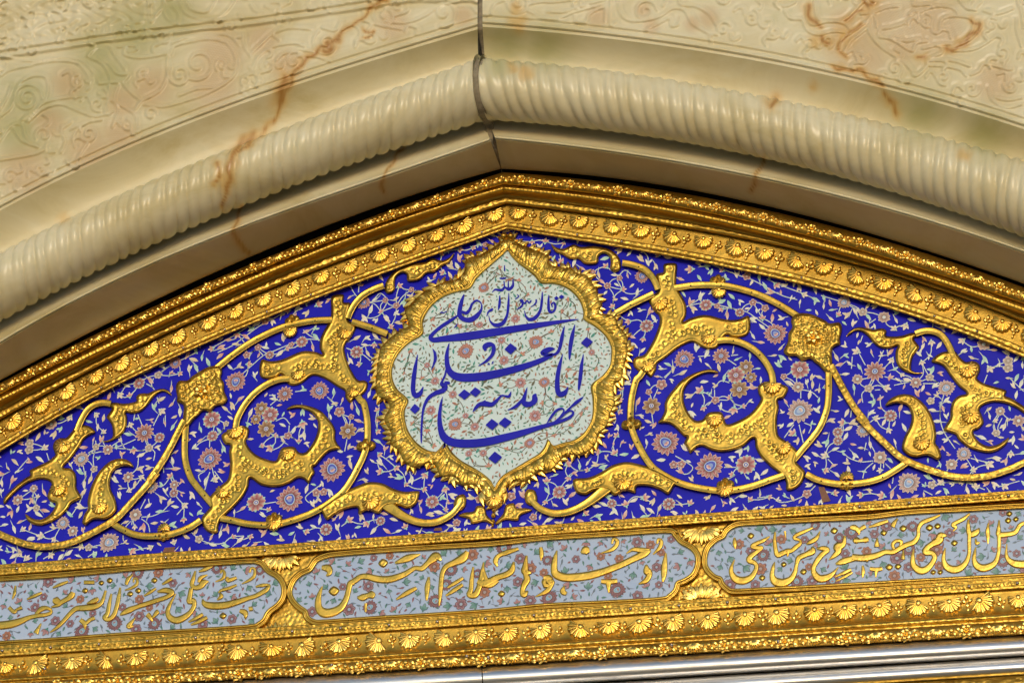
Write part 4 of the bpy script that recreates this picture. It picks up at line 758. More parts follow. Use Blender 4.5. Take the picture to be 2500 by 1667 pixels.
GL_R = [C5(s) for s in [
 [(522, 512, 18), (525, 590, 52), (532, 664, 8)], [(1003, 495, 10), (920, 550, 42), (820, 592, 46), (762, 632, 50), (830, 650, 52), (900, 648, 36), (820, 712, 52), (742, 772, 62), (722, 822, 72), (790, 852, 54), (822, 900, 52), (800, 980, 54), (740, 1060, 74), (640, 1100, 92), (540, 1080, 92), (482, 1000, 62), (480, 920, 42), (522, 815, 8)],
 [(1078, 435, 16), (1070, 550, 42), (1085, 680, 52), (1112, 750, 62), (1180, 722, 62), (1255, 695, 62), (1300, 690, 50), (1362, 640, 52), (1422, 590, 42), (1410, 545, 32), (1342, 522, 40), (1352, 488, 40), (1450, 440, 42), (1592, 378, 18)], [(1210, 425, 26), (1222, 514, 10)], [(1255, 700, 50), (1245, 770, 12)], [(1692, 425, 8), (1642, 520, 50), (1560, 572, 50), (1505, 602, 12)],
 [(1585, 635, 20), (1590, 695, 80), (1500, 742, 62), (1400, 792, 62), (1370, 880, 44), (1350, 980, 54), (1290, 1080, 74), (1180, 1130, 102), (1080, 1110, 102), (1037, 1030, 62), (1050, 920, 42), (1072, 845, 8)], [(1648, 662, 20), (1740, 660, 60), (1798, 682, 52), (1720, 742, 62), (1650, 830, 62), (1602, 920, 54), (1612, 1000, 72), (1680, 1070, 92), (1780, 1060, 82), (1860, 1010, 52), (1943, 915, 6)],
 [(2032, 485, 30), (2012, 600, 62), (1935, 640, 110), (1940, 700, 80), (1880, 762, 50), (1815, 815, 8)], [(1905, 872, 20), (2000, 840, 80), (2090, 812, 72), (2200, 790, 72), (2352, 802, 76)], [(2105, 375, 40), (2165, 375, 66), (2215, 430, 46), (2225, 462, 10)], [(2228, 400, 36), (2305, 355, 46)], [(2155, 555, 50), (2230, 555, 40), (2352, 538, 56)], [(2115, 946, 34), (2010, 995, 40), (1895, 1048, 14)], [(2132, 986, 26), (2020, 1050, 34), (1908, 1108, 10)], [(2275, 895, 20), (2285, 970, 38), (2278, 1046, 12)]]]
GL_R += [C6(s) for s in [
 [(0, 890, 78), (120, 902, 82), (240, 892, 80), (350, 862, 72), (450, 822, 62), (560, 820, 62), (650, 772, 62), (750, 722, 62), (850, 682, 62), (905, 600, 52), (910, 500, 46), (960, 420, 52), (1080, 370, 46), (1205, 316, 18)], [(575, 780, 40), (555, 715, 42), (610, 665, 40), (675, 680, 42), (660, 735, 30)], [(492, 395, 36), (360, 440, 44), (228, 482, 16)], [(625, 362, 14), (575, 430, 52), (555, 475, 56)], [(348, 630, 14), (340, 700, 50), (342, 748, 70)], [(-10, 480, 60), (85, 520, 54), (96, 585, 10)], [(105, 520, 36), (185, 468, 46)],
 [(1298, 595, 14), (1215, 598, 90), (1190, 660, 100), (1100, 712, 72), (1032, 762, 72), (1005, 820, 82), (1090, 832, 64), (1130, 890, 62), (1090, 980, 64), (1010, 1060, 84), (920, 1070, 92), (842, 1000, 72), (830, 900, 52), (842, 785, 12)], [(1612, 296, 20), (1520, 370, 46), (1420, 420, 46), (1380, 452, 50), (1422, 485, 34), (1385, 535, 12)],
 [(1592, 375, 18), (1590, 480, 52), (1612, 580, 64), (1695, 555, 76), (1745, 495, 14)], [(1605, 560, 50), (1602, 720, 46), (1600, 850, 46), (1560, 960, 62), (1480, 1040, 84), (1380, 1060, 92), (1292, 1020, 82), (1252, 930, 52), (1260, 840, 36), (1276, 765, 10)], [(1865, 420, 8), (1855, 540, 52), (1860, 620, 42), (1860, 706, 8)], [(1690, 635, 12), (1702, 700, 40), (1745, 690, 22)],
 [(2012, 385, 14), (2006, 500, 46), (2012, 580, 72), (2100, 582, 62), (2230, 552, 56), (2290, 462, 52), (2360, 418, 40)], [(2010, 600, 50), (2012, 720, 46), (2000, 850, 46), (1960, 960, 62), (1880, 1020, 84), (1780, 1040, 92), (1702, 1000, 82), (1670, 920, 52), (1680, 830, 36), (1692, 755, 10)], [(2118, 710, 8), (2110, 850, 36), (2142, 930, 62), (2230, 980, 92), (2360, 985, 92), (2480, 920, 60), (2520, 780, 36)], [(702, 795, 10), (700, 860, 36), (694, 918, 56)], [(145, 1005, 20), (150, 1090, 38), (144, 1166, 10)], [(245, 1048, 44), (330, 1060, 50), (415, 1046, 40)], [(330, 1060, 56), (325, 1165, 8)]]]
DOT_L = [C1([c])[0]+(c[2]*.17857,) for c in [(1385, 405, 42), (1500, 372, 46), (1165, 510, 46), (2110, 370, 46), (1890, 510, 46), (1780, 555, 46)]]+[C2([(1370, 910, 52)])[0]]
DOT_M = [C3([c])[0] for c in [(612, 642, 62), (1155, 335, 56)]]+[C4([(180, 765, 38)])[0]]
DOT_R = [C5([c])[0] for c in [(745, 490, 50), (1195, 880, 44), (1465, 980, 50), (900, 1062, 48), (1885, 420, 54)]]+[C6([c])[0] for c in [(700, 500, 54), (435, 560, 50), (60, 662, 56), (185, 655, 52), (1060, 490, 54), (1170, 470, 50), (1110, 1098, 42), (1205, 1098, 42), (1400, 700, 50), (2150, 300, 46), (2135, 392, 48), (2240, 375, 44), (510, 1030, 54), (630, 1020, 50)]]
DOT_L = [(t[0], t[1], t[2]) for t in DOT_L]
carts = []
for poly, strokes, dots, lab in ((CART_L, GL_L, DOT_L, 'pale blue inscription panel with gold lettering running off the left edge'), (CART_M, GL_M, DOT_M, 'middle pale blue inscription panel with gold lettering, lobed at both ends'), (CART_R, GL_R, DOT_R, 'pale blue inscription panel with gold lettering running off the right edge')):
    pp = cr(poly, 6., True); c = pp.mean(0); lowest = pp[np.argmax(pp[:, 1])]
    ct = thing('inscription_panel', tuple(np.clip(lowest, [0, 0], [2500, 1667])), 0, lab, 'inscription panel', 'inscription panels in the gilded frieze')
    v, f = tri_poly(pp[::2], 30.); mk('enamel_plate', W(v, .0045), f, PALE, ct, smooth=False)
    # gilded border: swept closed strip just outside the enamel
    nn = normals(np.concatenate([pp[-1:], pp, pp[:1]]))[1:-1]
    sgn = 1 if inside(pp[:1]+nn[:1]*4, pp)[0] else -1
    prof = [(3, .004), (2, .010), (-1, .0125), (-4, .010), (-5.5, .007), (-7, .0105), (-10, .0115), (-12, .006), (-13, -.003)]
    vv = np.stack([W(pp+nn*sgn*o, h) for o, h in prof], 1).reshape(-1, 3); mk('gilded_border', vv, gridf(len(pp), len(prof), True), GOLDB, ct)
    for i, s in enumerate(strokes): strip('letter_stroke', [(t[0], t[1], t[2]*1.14+1.) for t in s], 0, .0047, .0036+.00006*(i % 9), GOLDB, ct, PEN, 3.)
    for x, y, r in dots: relief('letter_dot', [(x-r, y+r*.1), (x-r*.1, y-r*.9), (x+r, y-r*.15), (x+r*.05, y+r*.9)], .0047, .006, GOLDB, ct, rim=5, g=3., chase=0)
    carts.append((ct, pp, strokes, dots))

# ---------------------------------------------------------------- lower cornice and silver rails
co = thing('gilded_cornice', (1175, 1625), .02, 'gilded cornice below the inscriptions with large shells and a floret roll', 'cornice')
loft('shell_cove', [(shT, .010), (blend(shT, shB, .03), .006), (blend(shT, shB, .2), .006), (blend(shT, shB, .45), .007), (blend(shT, shB, .7), .009), (blend(shT, shB, .92), .014), (shB, .022)], GOLDG, co, 2)
def half(a, b, d0, r, n=12, s=0.):
    return [(blend(a, b, .5-.5*math.cos(math.pi*k/n)), d0+r*math.sin(math.pi*k/n)) for k in range(n+1)]
loft('fillet', [(shB, .044), (blend(shB, toB, .04), .052), (blend(shB, toB, .20), .055), (blend(shB, toB, .24), .048), (blend(shB, toB, .36), .048)], GOLDC, co, 1)
loft('floret_roll', half(blend(shB, toB, .36), blend(shB, toB, .98), .050, .016)+[(toB, .03)], GOLDG, co, 1)
mid = blend(shT, shB, .52); i = 0; x = -230.
while x < 2740:
    wv = W([(x, np.interp(x, mid[:, 0], mid[:, 1]))], .0095)[0]
    if i % 2 == 0: o = inst('shell', SHELL if i % 4 else SHELLW, wv+np.array([0, 0, -.003]), random.uniform(-.35, .35)+(0 if i % 4 else random.choice((-.6, .6))), (random.uniform(1.05, 1.45), random.uniform(.8, 1.1), random.uniform(1.1, 1.35)), co); o.rotation_euler[0] = -.08
    else: inst('leaf_sprig', SPRIG, wv+np.array([0, .002, random.uniform(-.006, .01)]), random.uniform(-.3, .3), random.uniform(1., 1.3), co)
    x += 41+random.uniform(-4, 4); i += 1
mid = blend(shB, toB, .70); i = 0; x = -230.
while x < 2740:
    wv = W([(x, np.interp(x, mid[:, 0], mid[:, 1]))], .063)[0]
    me, nm_ = ((LEAFFAN, 'leaf_fan'), (LEAVES, 'leaf_cluster'), (FLORET, 'floret'), (LEAVES, 'leaf_cluster'))[i % 4]
    inst(nm_, me, wv, random.uniform(-.25, .25), random.uniform(1.02, 1.15), co); x += 37; i += 1
for x, y in ((110, 1632), (810, 1623), (1140, 1601), (1192, 1604), (1900, 1565), (1640, 1574)): inst('rivet', RIV, W([(x, y)], .070)[0], 0, 1.0, co)
s1B = hline(1752, 1600); s2T, s2B = hline(1757, 1603), hline(1800, 1645)
sr = thing('silver_rail', (1175, 1690), .02, 'thick tarnished silver half round rail under the gilded cornice', 'rail')
loft('bar', half(toB, s1B, .030, .040, 16), SILVER, sr)
for xj in (1176,):
    a, b = np.array([xj, np.interp(xj, toB[:, 0], toB[:, 1])]), np.array([xj+3, np.interp(xj, s1B[:, 0], s1B[:, 1])])
    pts = [(blend(a, b, .5-.5*math.cos(math.pi*k/14)), .0306+.0404*math.sin(math.pi*k/14)) for k in range(15)]
    v = []
    for p_, d_ in pts: v += [W([p_+np.array([-1.2, 0])], d_)[0], W([p_+np.array([1.2, 0])], d_)[0]]
    mk('seam', v, gridf(15, 2), DARK, sr)
sr2 = thing('silver_rail', (1800, 1680), .02, 'thinner bright silver rail along the bottom edge, below the thick one', 'rail')
loft('bar', half(s2T, s2B, .030, .030, 14), SILVER, sr2)
dr = thing('gilded_door', (1800, 1700), .0, 'gilded door top just showing below the silver rails', 'door')
loft('leaf_border', [(hline(1804, 1650), .03), (hline(1830, 1672), .036), (hline(1834, 1676), .028), (hline(1990, 1822), .028)], GOLDC, dr, 3)
loft('reveal', [(s1B, .029), (s2T, .029)], DARK, dr); loft('reveal', [(s2B, .028), (hline(1804, 1650), .028)], GOLDG, dr)

# ---------------------------------------------------------------- painted flowers: thin enamel paint, shared meshes with painted colours
def mixc(a, b, t): return tuple(p*(1-t)+q*t for p, q in zip(a, b))
def petal(v, f, c, a, r0, r1, wd, y, base, midc, tip, point=False):
    k = len(v); ca, sa = math.cos(a), math.sin(a)
    for t, w_ in ((0, .45), (.35, .9), (.68, 1.), (.88, .62 if not point else .45), (1, .22 if not point else 0.)):
        for u in (-1, 0, 1):
            r, z = r0+(r1-r0)*(t if u or point else t*.97), u*w_*wd/2
            v.append((r*ca-z*sa, -y-(.00003 if u == 0 else 0), r*sa+z*ca))
            c.append(mixc(base, tip, t**1.25) if u else mixc(base, midc, min(1, t*1.2)) if t < .9 else tip)
    for i in range(4):
        for q in (0, 1): b = k+3*i+q; f.append([b, b+1, b+4, b+3])
def disc(v, f, c, r, y, col, sx=1., dz=0., n=12, pear=0.):
    k = len(v); v.append((0, -y, dz)); c.append(col)
    for j in range(n+1):
        a = j/n*2*math.pi; rr = r*(1+pear*math.sin(a)**3); v.append((rr*math.cos(a)*sx, -y, rr*math.sin(a)+dz)); c.append(col)
    f.extend([[k, k+j, k+j+1] for j in range(1, n+1)])
def flower(name, petals, tip, midc, core, ring_c, star=False, R=1., outline=None, back=None):
    v, f, c = [], [], []; dk = tuple(x*.35 for x in midc); wd = 2*math.pi*R*.66/petals*(1.02 if not star else 1.25)
    for i in range(petals):
        a = i/petals*2*math.pi
        if back: petal(v, f, c, a+math.pi/petals, .5*R, 1.04*R, wd*.55, 0., back, back, back, True)
        if outline: petal(v, f, c, a, .1*R, 1.13*R, wd*1.28, .00003+.00001*(i % 2), outline, outline, outline, star)
        petal(v, f, c, a, .16*R, R*(1 if i % 2 or not star else .93), wd, .00010+.00004*(i % 2), dk, midc, tip, star)
    disc(v, f, c, .27*R, .0004, core); disc(v, f, c, .19*R, .00046, ring_c); disc(v, f, c, .10*R, .00052, core)
    return mesh(name, v, f, PAINT, False, None, np.array(c))
def palmette(name, tip, midc, heart, halo, R=1., outline=None):
    v, f, c = [], [], []; dk = tuple(x*.3 for x in midc)
    for ly, (n, r0, r1, wd) in enumerate(((15, .42, 1., .30), (13, .36, .78, .27))):
        for i in range(n):
            a = hp+(i+ly*.5)/n*2*math.pi; rr = R*r1*(.90+.16*math.sin(i*2.4+ly)**2+(.12 if i == 0 else 0))
            if outline: petal(v, f, c, a, r0*R*.9, rr*1.12, wd*R*1.3, .0002*ly+.00003+.00001*(i % 2), outline, outline, outline, True)
            petal(v, f, c, a, r0*R, rr, wd*R, .0002*ly+.0001+.00004*(i % 2), dk, midc, tip, True)
    for sc, cc, yy in ((.45, halo, .0005), (.39, heart, .00055), (.24, mixc(heart, halo, .45), .0006)): disc(v, f, c, sc*R, yy, cc, .86, -.03*R, 16, .22)
    for i in range(5): petal(v, f, c, -hp+(i-2)*.55, .02*R, .26*R, .12*R, .0007, midc, tip, tip, True)
    return mesh(name, v, f, PAINT, False, None, np.array(c))
def bud(name, tip, midc, leafc, outline=None):
    v, f, c = [], [], []
    def petal(cx, cz, L, wd, a, c0, c1, y):
        k = len(v); pts = []; ca, sa = math.cos(a), math.sin(a)
        for t, w_ in ((0, .12), (.3, .85), (.55, 1), (.8, .55), (1, 0)):
            for u in (-1, 1): x, z = L*t, u*w_*wd/2; pts.append((cx+x*ca-z*sa, -y, cz+x*sa+z*ca)); c.append(tuple(p*(1-t)+q*t for p, q in zip(c0, c1)))
        v.extend(pts)
        for i in range(4): f.append([k+2*i, k+2*i+1, k+2*i+3, k+2*i+2])
    if outline:
        petal(0, -.25, 1.25, .68, hp, outline, outline, 0); petal(-.12, -.28, .98, .52, hp+.8, outline, outline, 0); petal(.12, -.28, .98, .52, hp-.8, outline, outline, 0)
    petal(-.12, -.2, .85, .42, hp+.8, midc, tip, .0001); petal(.12, -.2, .85, .42, hp-.8, midc, tip, .00012); petal(0, -.2, 1.1, .55, hp, midc, tip, .00016); petal(0, -.2, .6, .34, -hp, leafc, leafc, .0002); petal(0, -.35, .5, .24, 0.25, leafc, leafc, .00022); petal(0, -.35, .5, .24, math.pi-.25, leafc, leafc, .00024)
    return mesh(name, v, f, PAINT, False, None, np.array(c))
CREAM, PINKC, ROSE, BROWN = (.84, .74, .62), (.62, .26, .25), (.42, .08, .10), (.33, .14, .05)
LBLUE, DBLUE, MINT, GREENC, WHT, INKD = (.50, .66, .82), (.05, .06, .50), (.42, .66, .58), (.08, .33, .24), (.75, .75, .70), (.12, .05, .07)
FL = {'pink': flower('pink_flower', 8, (.86, .74, .68), ROSE, WHT, DBLUE, back=MINT), 'pink12': flower('daisy', 12, (.86, .74, .64), (.48, .12, .11), LBLUE, DBLUE), 'brown': flower('brown_flower', 8, (.80, .64, .38), (.38, .16, .06), WHT, DBLUE), 'star': flower('star_flower', 9, (.86, .74, .66), (.50, .11, .13), WHT, DBLUE, True, back=MINT), 'five': flower('five_petal', 5, (.86, .80, .74), (.55, .16, .16), WHT, (.5, .2, .2)),
      'palm': palmette('palmette', (.88, .74, .66), (.48, .09, .11), (.06, .10, .58), LBLUE), 'bud': bud('bud', (.86, .76, .66), (.58, .16, .16), MINT)}
FL.update({'pale_star': flower('pale_star', 9, (.86, .80, .70), (.60, .36, .32), WHT, LBLUE, True), 'pale_five': flower('pale_five', 5, (.86, .82, .74), (.66, .50, .42), WHT, (.4, .3, .3)), 'pale_palm': palmette('pale_palmette', (.88, .82, .74), (.58, .30, .28), (.22, .34, .66), (.62, .74, .84)), 'pale_bud': bud('pale_bud', (.86, .82, .72), (.70, .56, .46), (.62, .72, .62)), 'pale_pink': flower('pale_flower', 8, (.86, .80, .72), (.56, .26, .24), WHT, LBLUE)})
def flowers_on(parent, items, d, kinds=None):
    for n_, (x, y, k, r, rot) in enumerate(items):
        if kinds is None and 'pale_'+k in FL and abs(x-1225) > random.uniform(620, 1000): k = 'pale_'+k
        inst('painted_flower', (kinds or FL)[k], W([(x, y)], d+.00015*(n_ % 5))[0], rot, (r*.00094, 1., r*.00094), parent)
def vine_mesh(name, segs, d, parent, col, wd):
    v, f, c = [], [], []
    for pts in segs:
        p = cr(pts, 7.); n = normals(p); k = len(v); m = len(p); ww = wd*.5*np.ones(m)
        v.extend(W(p+n*ww[:, None], d).tolist()); v.extend(W(p-n*ww[:, None], d).tolist()); c.extend([col]*(2*m))
        f.extend([[k+i, k+i+1, k+m+i+1, k+m+i] for i in range(m-1)])
    return mk(name, v, f, PAINT, parent, False, None, np.array(c), 'stuff')
def leaf_mesh(name, items, d, parent):
    """items: x, y, length, width, angle, colour base, colour tip"""
    v, f, c = [], [], []
    for n_, (x, y, L, wd, a, c0, c1) in enumerate(items):
        ca, sa = math.cos(a), math.sin(a); k = len(v); bend = random.uniform(-.25, .25); pts = []
        for t, w_ in ((0, .05), (.25, .8), (.5, 1), (.78, .55), (1, 0.02)):
            for u in (-1, 1):
                xx, yy = L*(t-.5), u*w_*wd/2+bend*L*t*t; pts.append((x+xx*ca-yy*sa, y+xx*sa+yy*ca)); c.append(tuple(p*(1-t)+q*t for p, q in zip(c0, c1)))
        v.extend(W(pts, d+.00004*(n_ % 7)).tolist())
        f.extend([[k+2*i, k+2*i+1, k+2*i+3, k+2*i+2] for i in range(4)])
    return mk(name, v, f, PAINT, parent, False, None, np.array(c), 'stuff')
def big(view, s, lst): return [view([(x, y)])[0]+(k, r*s) for x, y, r, k in lst]
RF = big(D1, .2126, [(370, 920, 85, 'pink'), (800, 1300, 125, 'palm'), (1225, 1265, 105, 'pink12'), (1510, 1390, 95, 'brown'), (1395, 1485, 110, 'star'), (1570, 1510, 72, 'brown'), (1850, 1010, 140, 'palm'), (2130, 1420, 120, 'star'), (1050, 680, 80, 'star'), (1440, 765, 58, 'pink'), (1590, 650, 48, 'five'), (1730, 715, 50, 'five'), (320, 350, 95, 'palm'), (60, 370, 40, 'five'), (1700, 830, 60, 'bud'), (165, 870, 60, 'bud'), (870, 270, 80, 'bud'), (1180, 690, 40, 'five'), (100, 500, 55, 'bud'), (1230, 730, 55, 'bud'), (1860, 450, 70, 'bud'), (1240, 280, 55, 'bud'), (1520, 350, 55, 'five'), (330, 1070, 55, 'bud'), (2180, 560, 60, 'bud'), (500, 110, 50, 'bud')])
RF += big(D2, .2126, [(425, 425, 112, 'brown'), (395, 265, 42, 'five'), (540, 180, 70, 'five'), (590, 850, 165, 'palm'), (1095, 1120, 170, 'palm'), (1510, 1100, 125, 'star'), (1435, 235, 115, 'brown'), (1160, 360, 52, 'five'), (2130, 480, 155, 'palm'), (1945, 90, 42, 'five'), (985, 250, 85, 'bud'), (1370, 470, 80, 'bud'), (1020, 450, 55, 'bud'), (680, 1100, 52, 'five'), (770, 1095, 52, 'five'), (1320, 330, 50, 'bud'), (2050, 740, 75, 'bud'), (350, 1480, 75, 'bud'), (625, 1550, 78, 'pink'), (2210, 1435, 55, 'five'), (1560, 1500, 55, 'bud'), (1780, 1470, 50, 'bud'), (2110, 210, 75, 'star'), (1350, 1210, 50, 'bud'), (1480, 430, 50, 'bud'), (870, 1540, 60, 'bud')])
RF += big(D3, .2126, [(285, 180, 85, 'palm'), (500, 290, 55, 'five'), (745, 350, 80, 'star'), (640, 970, 128, 'pink12'), (570, 1165, 56, 'five'), (440, 1060, 70, 'star'), (1110, 1100, 72, 'pink'), (770, 1160, 72, 'bud'), (1460, 1160, 105, 'palm'), (820, 1480, 75, 'pink'), (1180, 870, 55, 'bud'), (1890, 660, 85, 'star'), (2170, 850, 62, 'five'), (2170, 930, 62, 'five'), (860, 480, 60, 'bud'), (990, 450, 70, 'bud'), (220, 320, 55, 'bud'), (830, 840, 60, 'bud'), (430, 740, 75, 'bud'), (1280, 1310, 50, 'five'), (1290, 640, 60, 'bud'), (1960, 940, 70, 'bud'), (2240, 640, 50, 'bud'), (1640, 620, 65, 'bud'), (70, 1150, 50, 'bud'), (950, 1010, 45, 'bud'), (1270, 1040, 50, 'five')])
RF += big(D4, .2126, [(700, 640, 88, 'star'), (510, 330, 90, 'palm'), (215, 350, 62, 'pink'), (215, 450, 58, 'pink'), (1660, 600, 90, 'palm'), (1030, 930, 135, 'palm'), (1295, 955, 52, 'five'), (1520, 720, 75, 'star'), (2290, 220, 75, 'pink'), (2030, 360, 48, 'five'), (2200, 600, 60, 'bud'), (70, 620, 70, 'bud'), (270, 240, 70, 'bud'), (1950, 720, 80, 'bud'), (1770, 780, 55, 'bud'), (480, 1070, 60, 'bud'), (720, 1080, 75, 'bud'), (180, 1050, 60, 'bud'), (1400, 930, 65, 'bud'), (1800, 980, 65, 'bud'), (800, 330, 55, 'bud'), (2130, 970, 65, 'bud'), (1640, 930, 45, 'bud'), (2080, 110, 60, 'star'), (2020, 220, 45, 'bud'), (650, 190, 60, 'bud'), (70, 790, 60, 'bud'), (700, 790, 50, 'bud')])
RF += big(B, .2976, [(1565, 1010, 62, 'star'), (1995, 1105, 42, 'pink'), (1350, 1215, 36, 'five'), (1170, 1045, 42, 'five'), (1780, 1185, 44, 'bud'), (2110, 1110, 50, 'bud'), (1460, 920, 50, 'bud'), (1640, 895, 40, 'bud'), (1795, 830, 35, 'bud'), (1635, 780, 50, 'bud'), (2020, 690, 50, 'bud'), (1450, 1090, 35, 'bud'), (1885, 680, 45, 'bud'), (2035, 545, 40, 'bud'), (2060, 350, 40, 'bud'), (2075, 170, 38, 'bud'), (2065, 255, 34, 'bud')])
RF += big(A, .2976, [(1450, 165, 45, 'bud'), (1340, 170, 38, 'bud'), (1580, 330, 45, 'bud'), (1945, 370, 45, 'bud'), (1840, 420, 28, 'five'), (1960, 530, 34, 'five'), (2000, 700, 40, 'bud'), (1600, 180, 30, 'bud'), (1240, 165, 26, 'five'), (2120, 1180, 30, 'bud')])
allf = [t+(random.uniform(0, 6.28),) for t in RF]
lf_ = mir([t[:2] for t in RF]); allf += [(p[0], p[1], t[2], t[3], random.uniform(0, 6.28)) for p, t in zip(lf_, RF)]
allf = [t for t in allf if -120 < t[0] < 2620]
flowers_on(pan, allf, .0012)
# vines between neighbouring flowers
pts_ = np.array([t[:2] for t in allf]); segs = []; done = set()
for i, p in enumerate(pts_):
    dd = np.hypot(*(pts_-p).T); o = np.argsort(dd)[1:3]
    for j in o:
        if dd[j] > 55 or (min(i, j), max(i, j)) in done: continue
        done.add((min(i, j), max(i, j))); q = pts_[j]; n_ = np.array([-(q-p)[1], (q-p)[0]])*random.uniform(-.22, .22)
        segs.append([tuple(p), tuple((p+q)/2+n_), tuple(q)])
STEMS = [D1(t) for t in ([(200, 1050), (300, 960), (500, 850)], [(830, 700), (960, 620), (1040, 540)], [(850, 690), (1000, 660), (1180, 680), (1400, 730), (1520, 760), (1640, 840), (1780, 940)], [(1520, 760), (1580, 690)], [(960, 1270), (1100, 1260)], [(1340, 1260), (1420, 1250)], [(1310, 1310), (1400, 1370)], [(570, 1510), (700, 1390)], [(20, 380), (120, 280), (190, 330)], [(30, 390), (80, 480), (130, 540), (230, 550), (330, 500)], [(320, 60), (380, 120), (390, 220)], [(1040, 180), (1200, 250), (1400, 330), (1600, 400), (1900, 560), (2100, 620)], [(1750, 380), (1900, 450), (2200, 560)])]
STEMS += [D2(t) for t in ([(680, 0), (580, 110)], [(500, 230), (450, 340)], [(430, 520), (450, 660)], [(700, 1000), (790, 1050), (900, 1130), (850, 1200), (780, 1200), (730, 1130)], [(1260, 1130), (1400, 1130)], [(1140, 230), (1220, 140), (1320, 160)], [(1150, 240), (1150, 340)], [(1070, 420), (1150, 360), (1300, 360)], [(1190, 420), (1260, 480), (1380, 510)], [(2140, 240), (2140, 340)], [(1960, 140), (2060, 220), (2250, 260), (2340, 330)], [(2060, 640), (1950, 790)], [(2120, 640), (2170, 850)], [(2180, 620), (2260, 660), (2230, 740)], [(440, 1540), (300, 1460)], [(1640, 1480), (1800, 1470), (1900, 1530), (2050, 1510), (2200, 1440), (2310, 1340)])]
STEMS += [D3(t) for t in ([(20, 100), (150, 140), (280, 180), (420, 230), (480, 280)], [(560, 320), (580, 400), (540, 460)], [(650, 370), (560, 430)], [(470, 640), (500, 560)], [(380, 800), (370, 940)], [(460, 770), (530, 900)], [(680, 860), (740, 730)], [(780, 720), (790, 800)], [(750, 1030), (900, 1070), (1040, 1090)], [(860, 1130), (1040, 1090)], [(1190, 1110), (1360, 1110)], [(500, 1330), (490, 1230), (540, 1180)], [(640, 1185), (700, 1180)], [(600, 1070), (580, 1120)], [(700, 1240), (710, 1380), (780, 1450)], [(1430, 1240), (1390, 1400), (1390, 1500)], [(2180, 1040), (2350, 1200)], [(1930, 1010), (1890, 1110)], [(1280, 960), (1280, 1050), (1370, 1100)])]
STEMS += [D4(t) for t in ([(270, 580), (350, 650), (480, 690), (620, 680)], [(620, 700), (530, 780), (500, 880)], [(740, 700), (740, 760)], [(760, 710), (830, 780)], [(580, 470), (640, 580)], [(540, 470), (520, 560)], [(1390, 0), (1390, 200), (1440, 360), (1560, 540)], [(1740, 650), (1900, 690)], [(1180, 970), (1260, 960)], [(1450, 930), (1650, 920), (1800, 970), (1900, 1010)], [(1200, 1020), (1300, 1070)], [(2100, 190), (2050, 300), (2080, 360)], [(100, 660), (160, 720)], [(370, 100), (360, 180)], [(850, 870), (840, 940)], [(2050, 980), (2300, 910)])]
segs += STEMS+[[tuple(q) for q in mir(t)] for t in STEMS]
vine_mesh('painted_vines', segs, .0006, pan, (.62, .72, .66), 2.2)
# small painted leaves in the free field
lo, hi = [-100, 560], [2600, 1390]
cand = np.stack([rng.uniform(lo[0], hi[0], 26000), rng.uniform(lo[1], hi[1], 26000)], 1)
cand = cand[inside(cand, panel_poly[::3])]
for gp in GOLDPOLY:
    i = np.where((cand > gp.min(0)-8).all(1) & (cand < gp.max(0)+8).all(1))[0]
    if len(i): k = inside(cand[i], gp) | (poly_dist(cand[i], gp) < 7); cand = np.delete(cand, i[k], 0)
for pth, w_ in STRAPS:
    c = cr([t[:2] for t in pth], 8.); i = np.where((cand > c.min(0)-20).all(1) & (cand < c.max(0)+20).all(1))[0]
    if len(i): k = np.sqrt(((cand[i, None]-c[None])**2).sum(-1)).min(1) < w_*.5+8; cand = np.delete(cand, i[k], 0)
fr_ = np.array([t[3] for t in allf])
k = (np.sqrt(((cand[:, None]-pts_[None])**2).sum(-1))-fr_[None]).min(1) > 6; cand = cand[k]
cand = poisson(cand, 18., rng)
LC = [((.30, .58, .50), (.62, .80, .70)), ((.66, .72, .64), (.85, .85, .78)), ((.58, .22, .20), (.82, .68, .58)), ((.62, .50, .36), (.82, .74, .58)), ((.74, .68, .58), (.85, .82, .72))]
its = []
for x, y in cand:
    c0, c1 = random.choice(LC); a = random.uniform(0, 6.28); L = random.uniform(13, 25); its.append((x, y, L, L*.38, a, c0, c1))
    if random.random() < .45: its.append((x+6*math.cos(a+1.4), y+6*math.sin(a+1.4), L*.7, L*.3, a+random.uniform(.6, 1.2), c0, c1))
    if random.random() < .5: its.append((x-.5*L*math.cos(a), y-.5*L*math.sin(a), L*1.3, 2.2, a+random.uniform(-.4, .4), (.55, .63, .58), (.55, .63, .58)))
leaf_mesh('painted_leaves', its, .0009, pan)
# bare patches where the enamel has flaked
for i, pl_ in enumerate(([(1998, 1188), (2012, 1188), (2028, 1222), (2008, 1226)], [(402, 1336), (428, 1334), (424, 1346), (396, 1348)], [(1062, 1288), (1078, 1287), (1080, 1294), (1058, 1295)])):
    mk('flaked_patch', W(pl_, .0019), [[0, 1, 2, 3]], CHIP, pan, False)

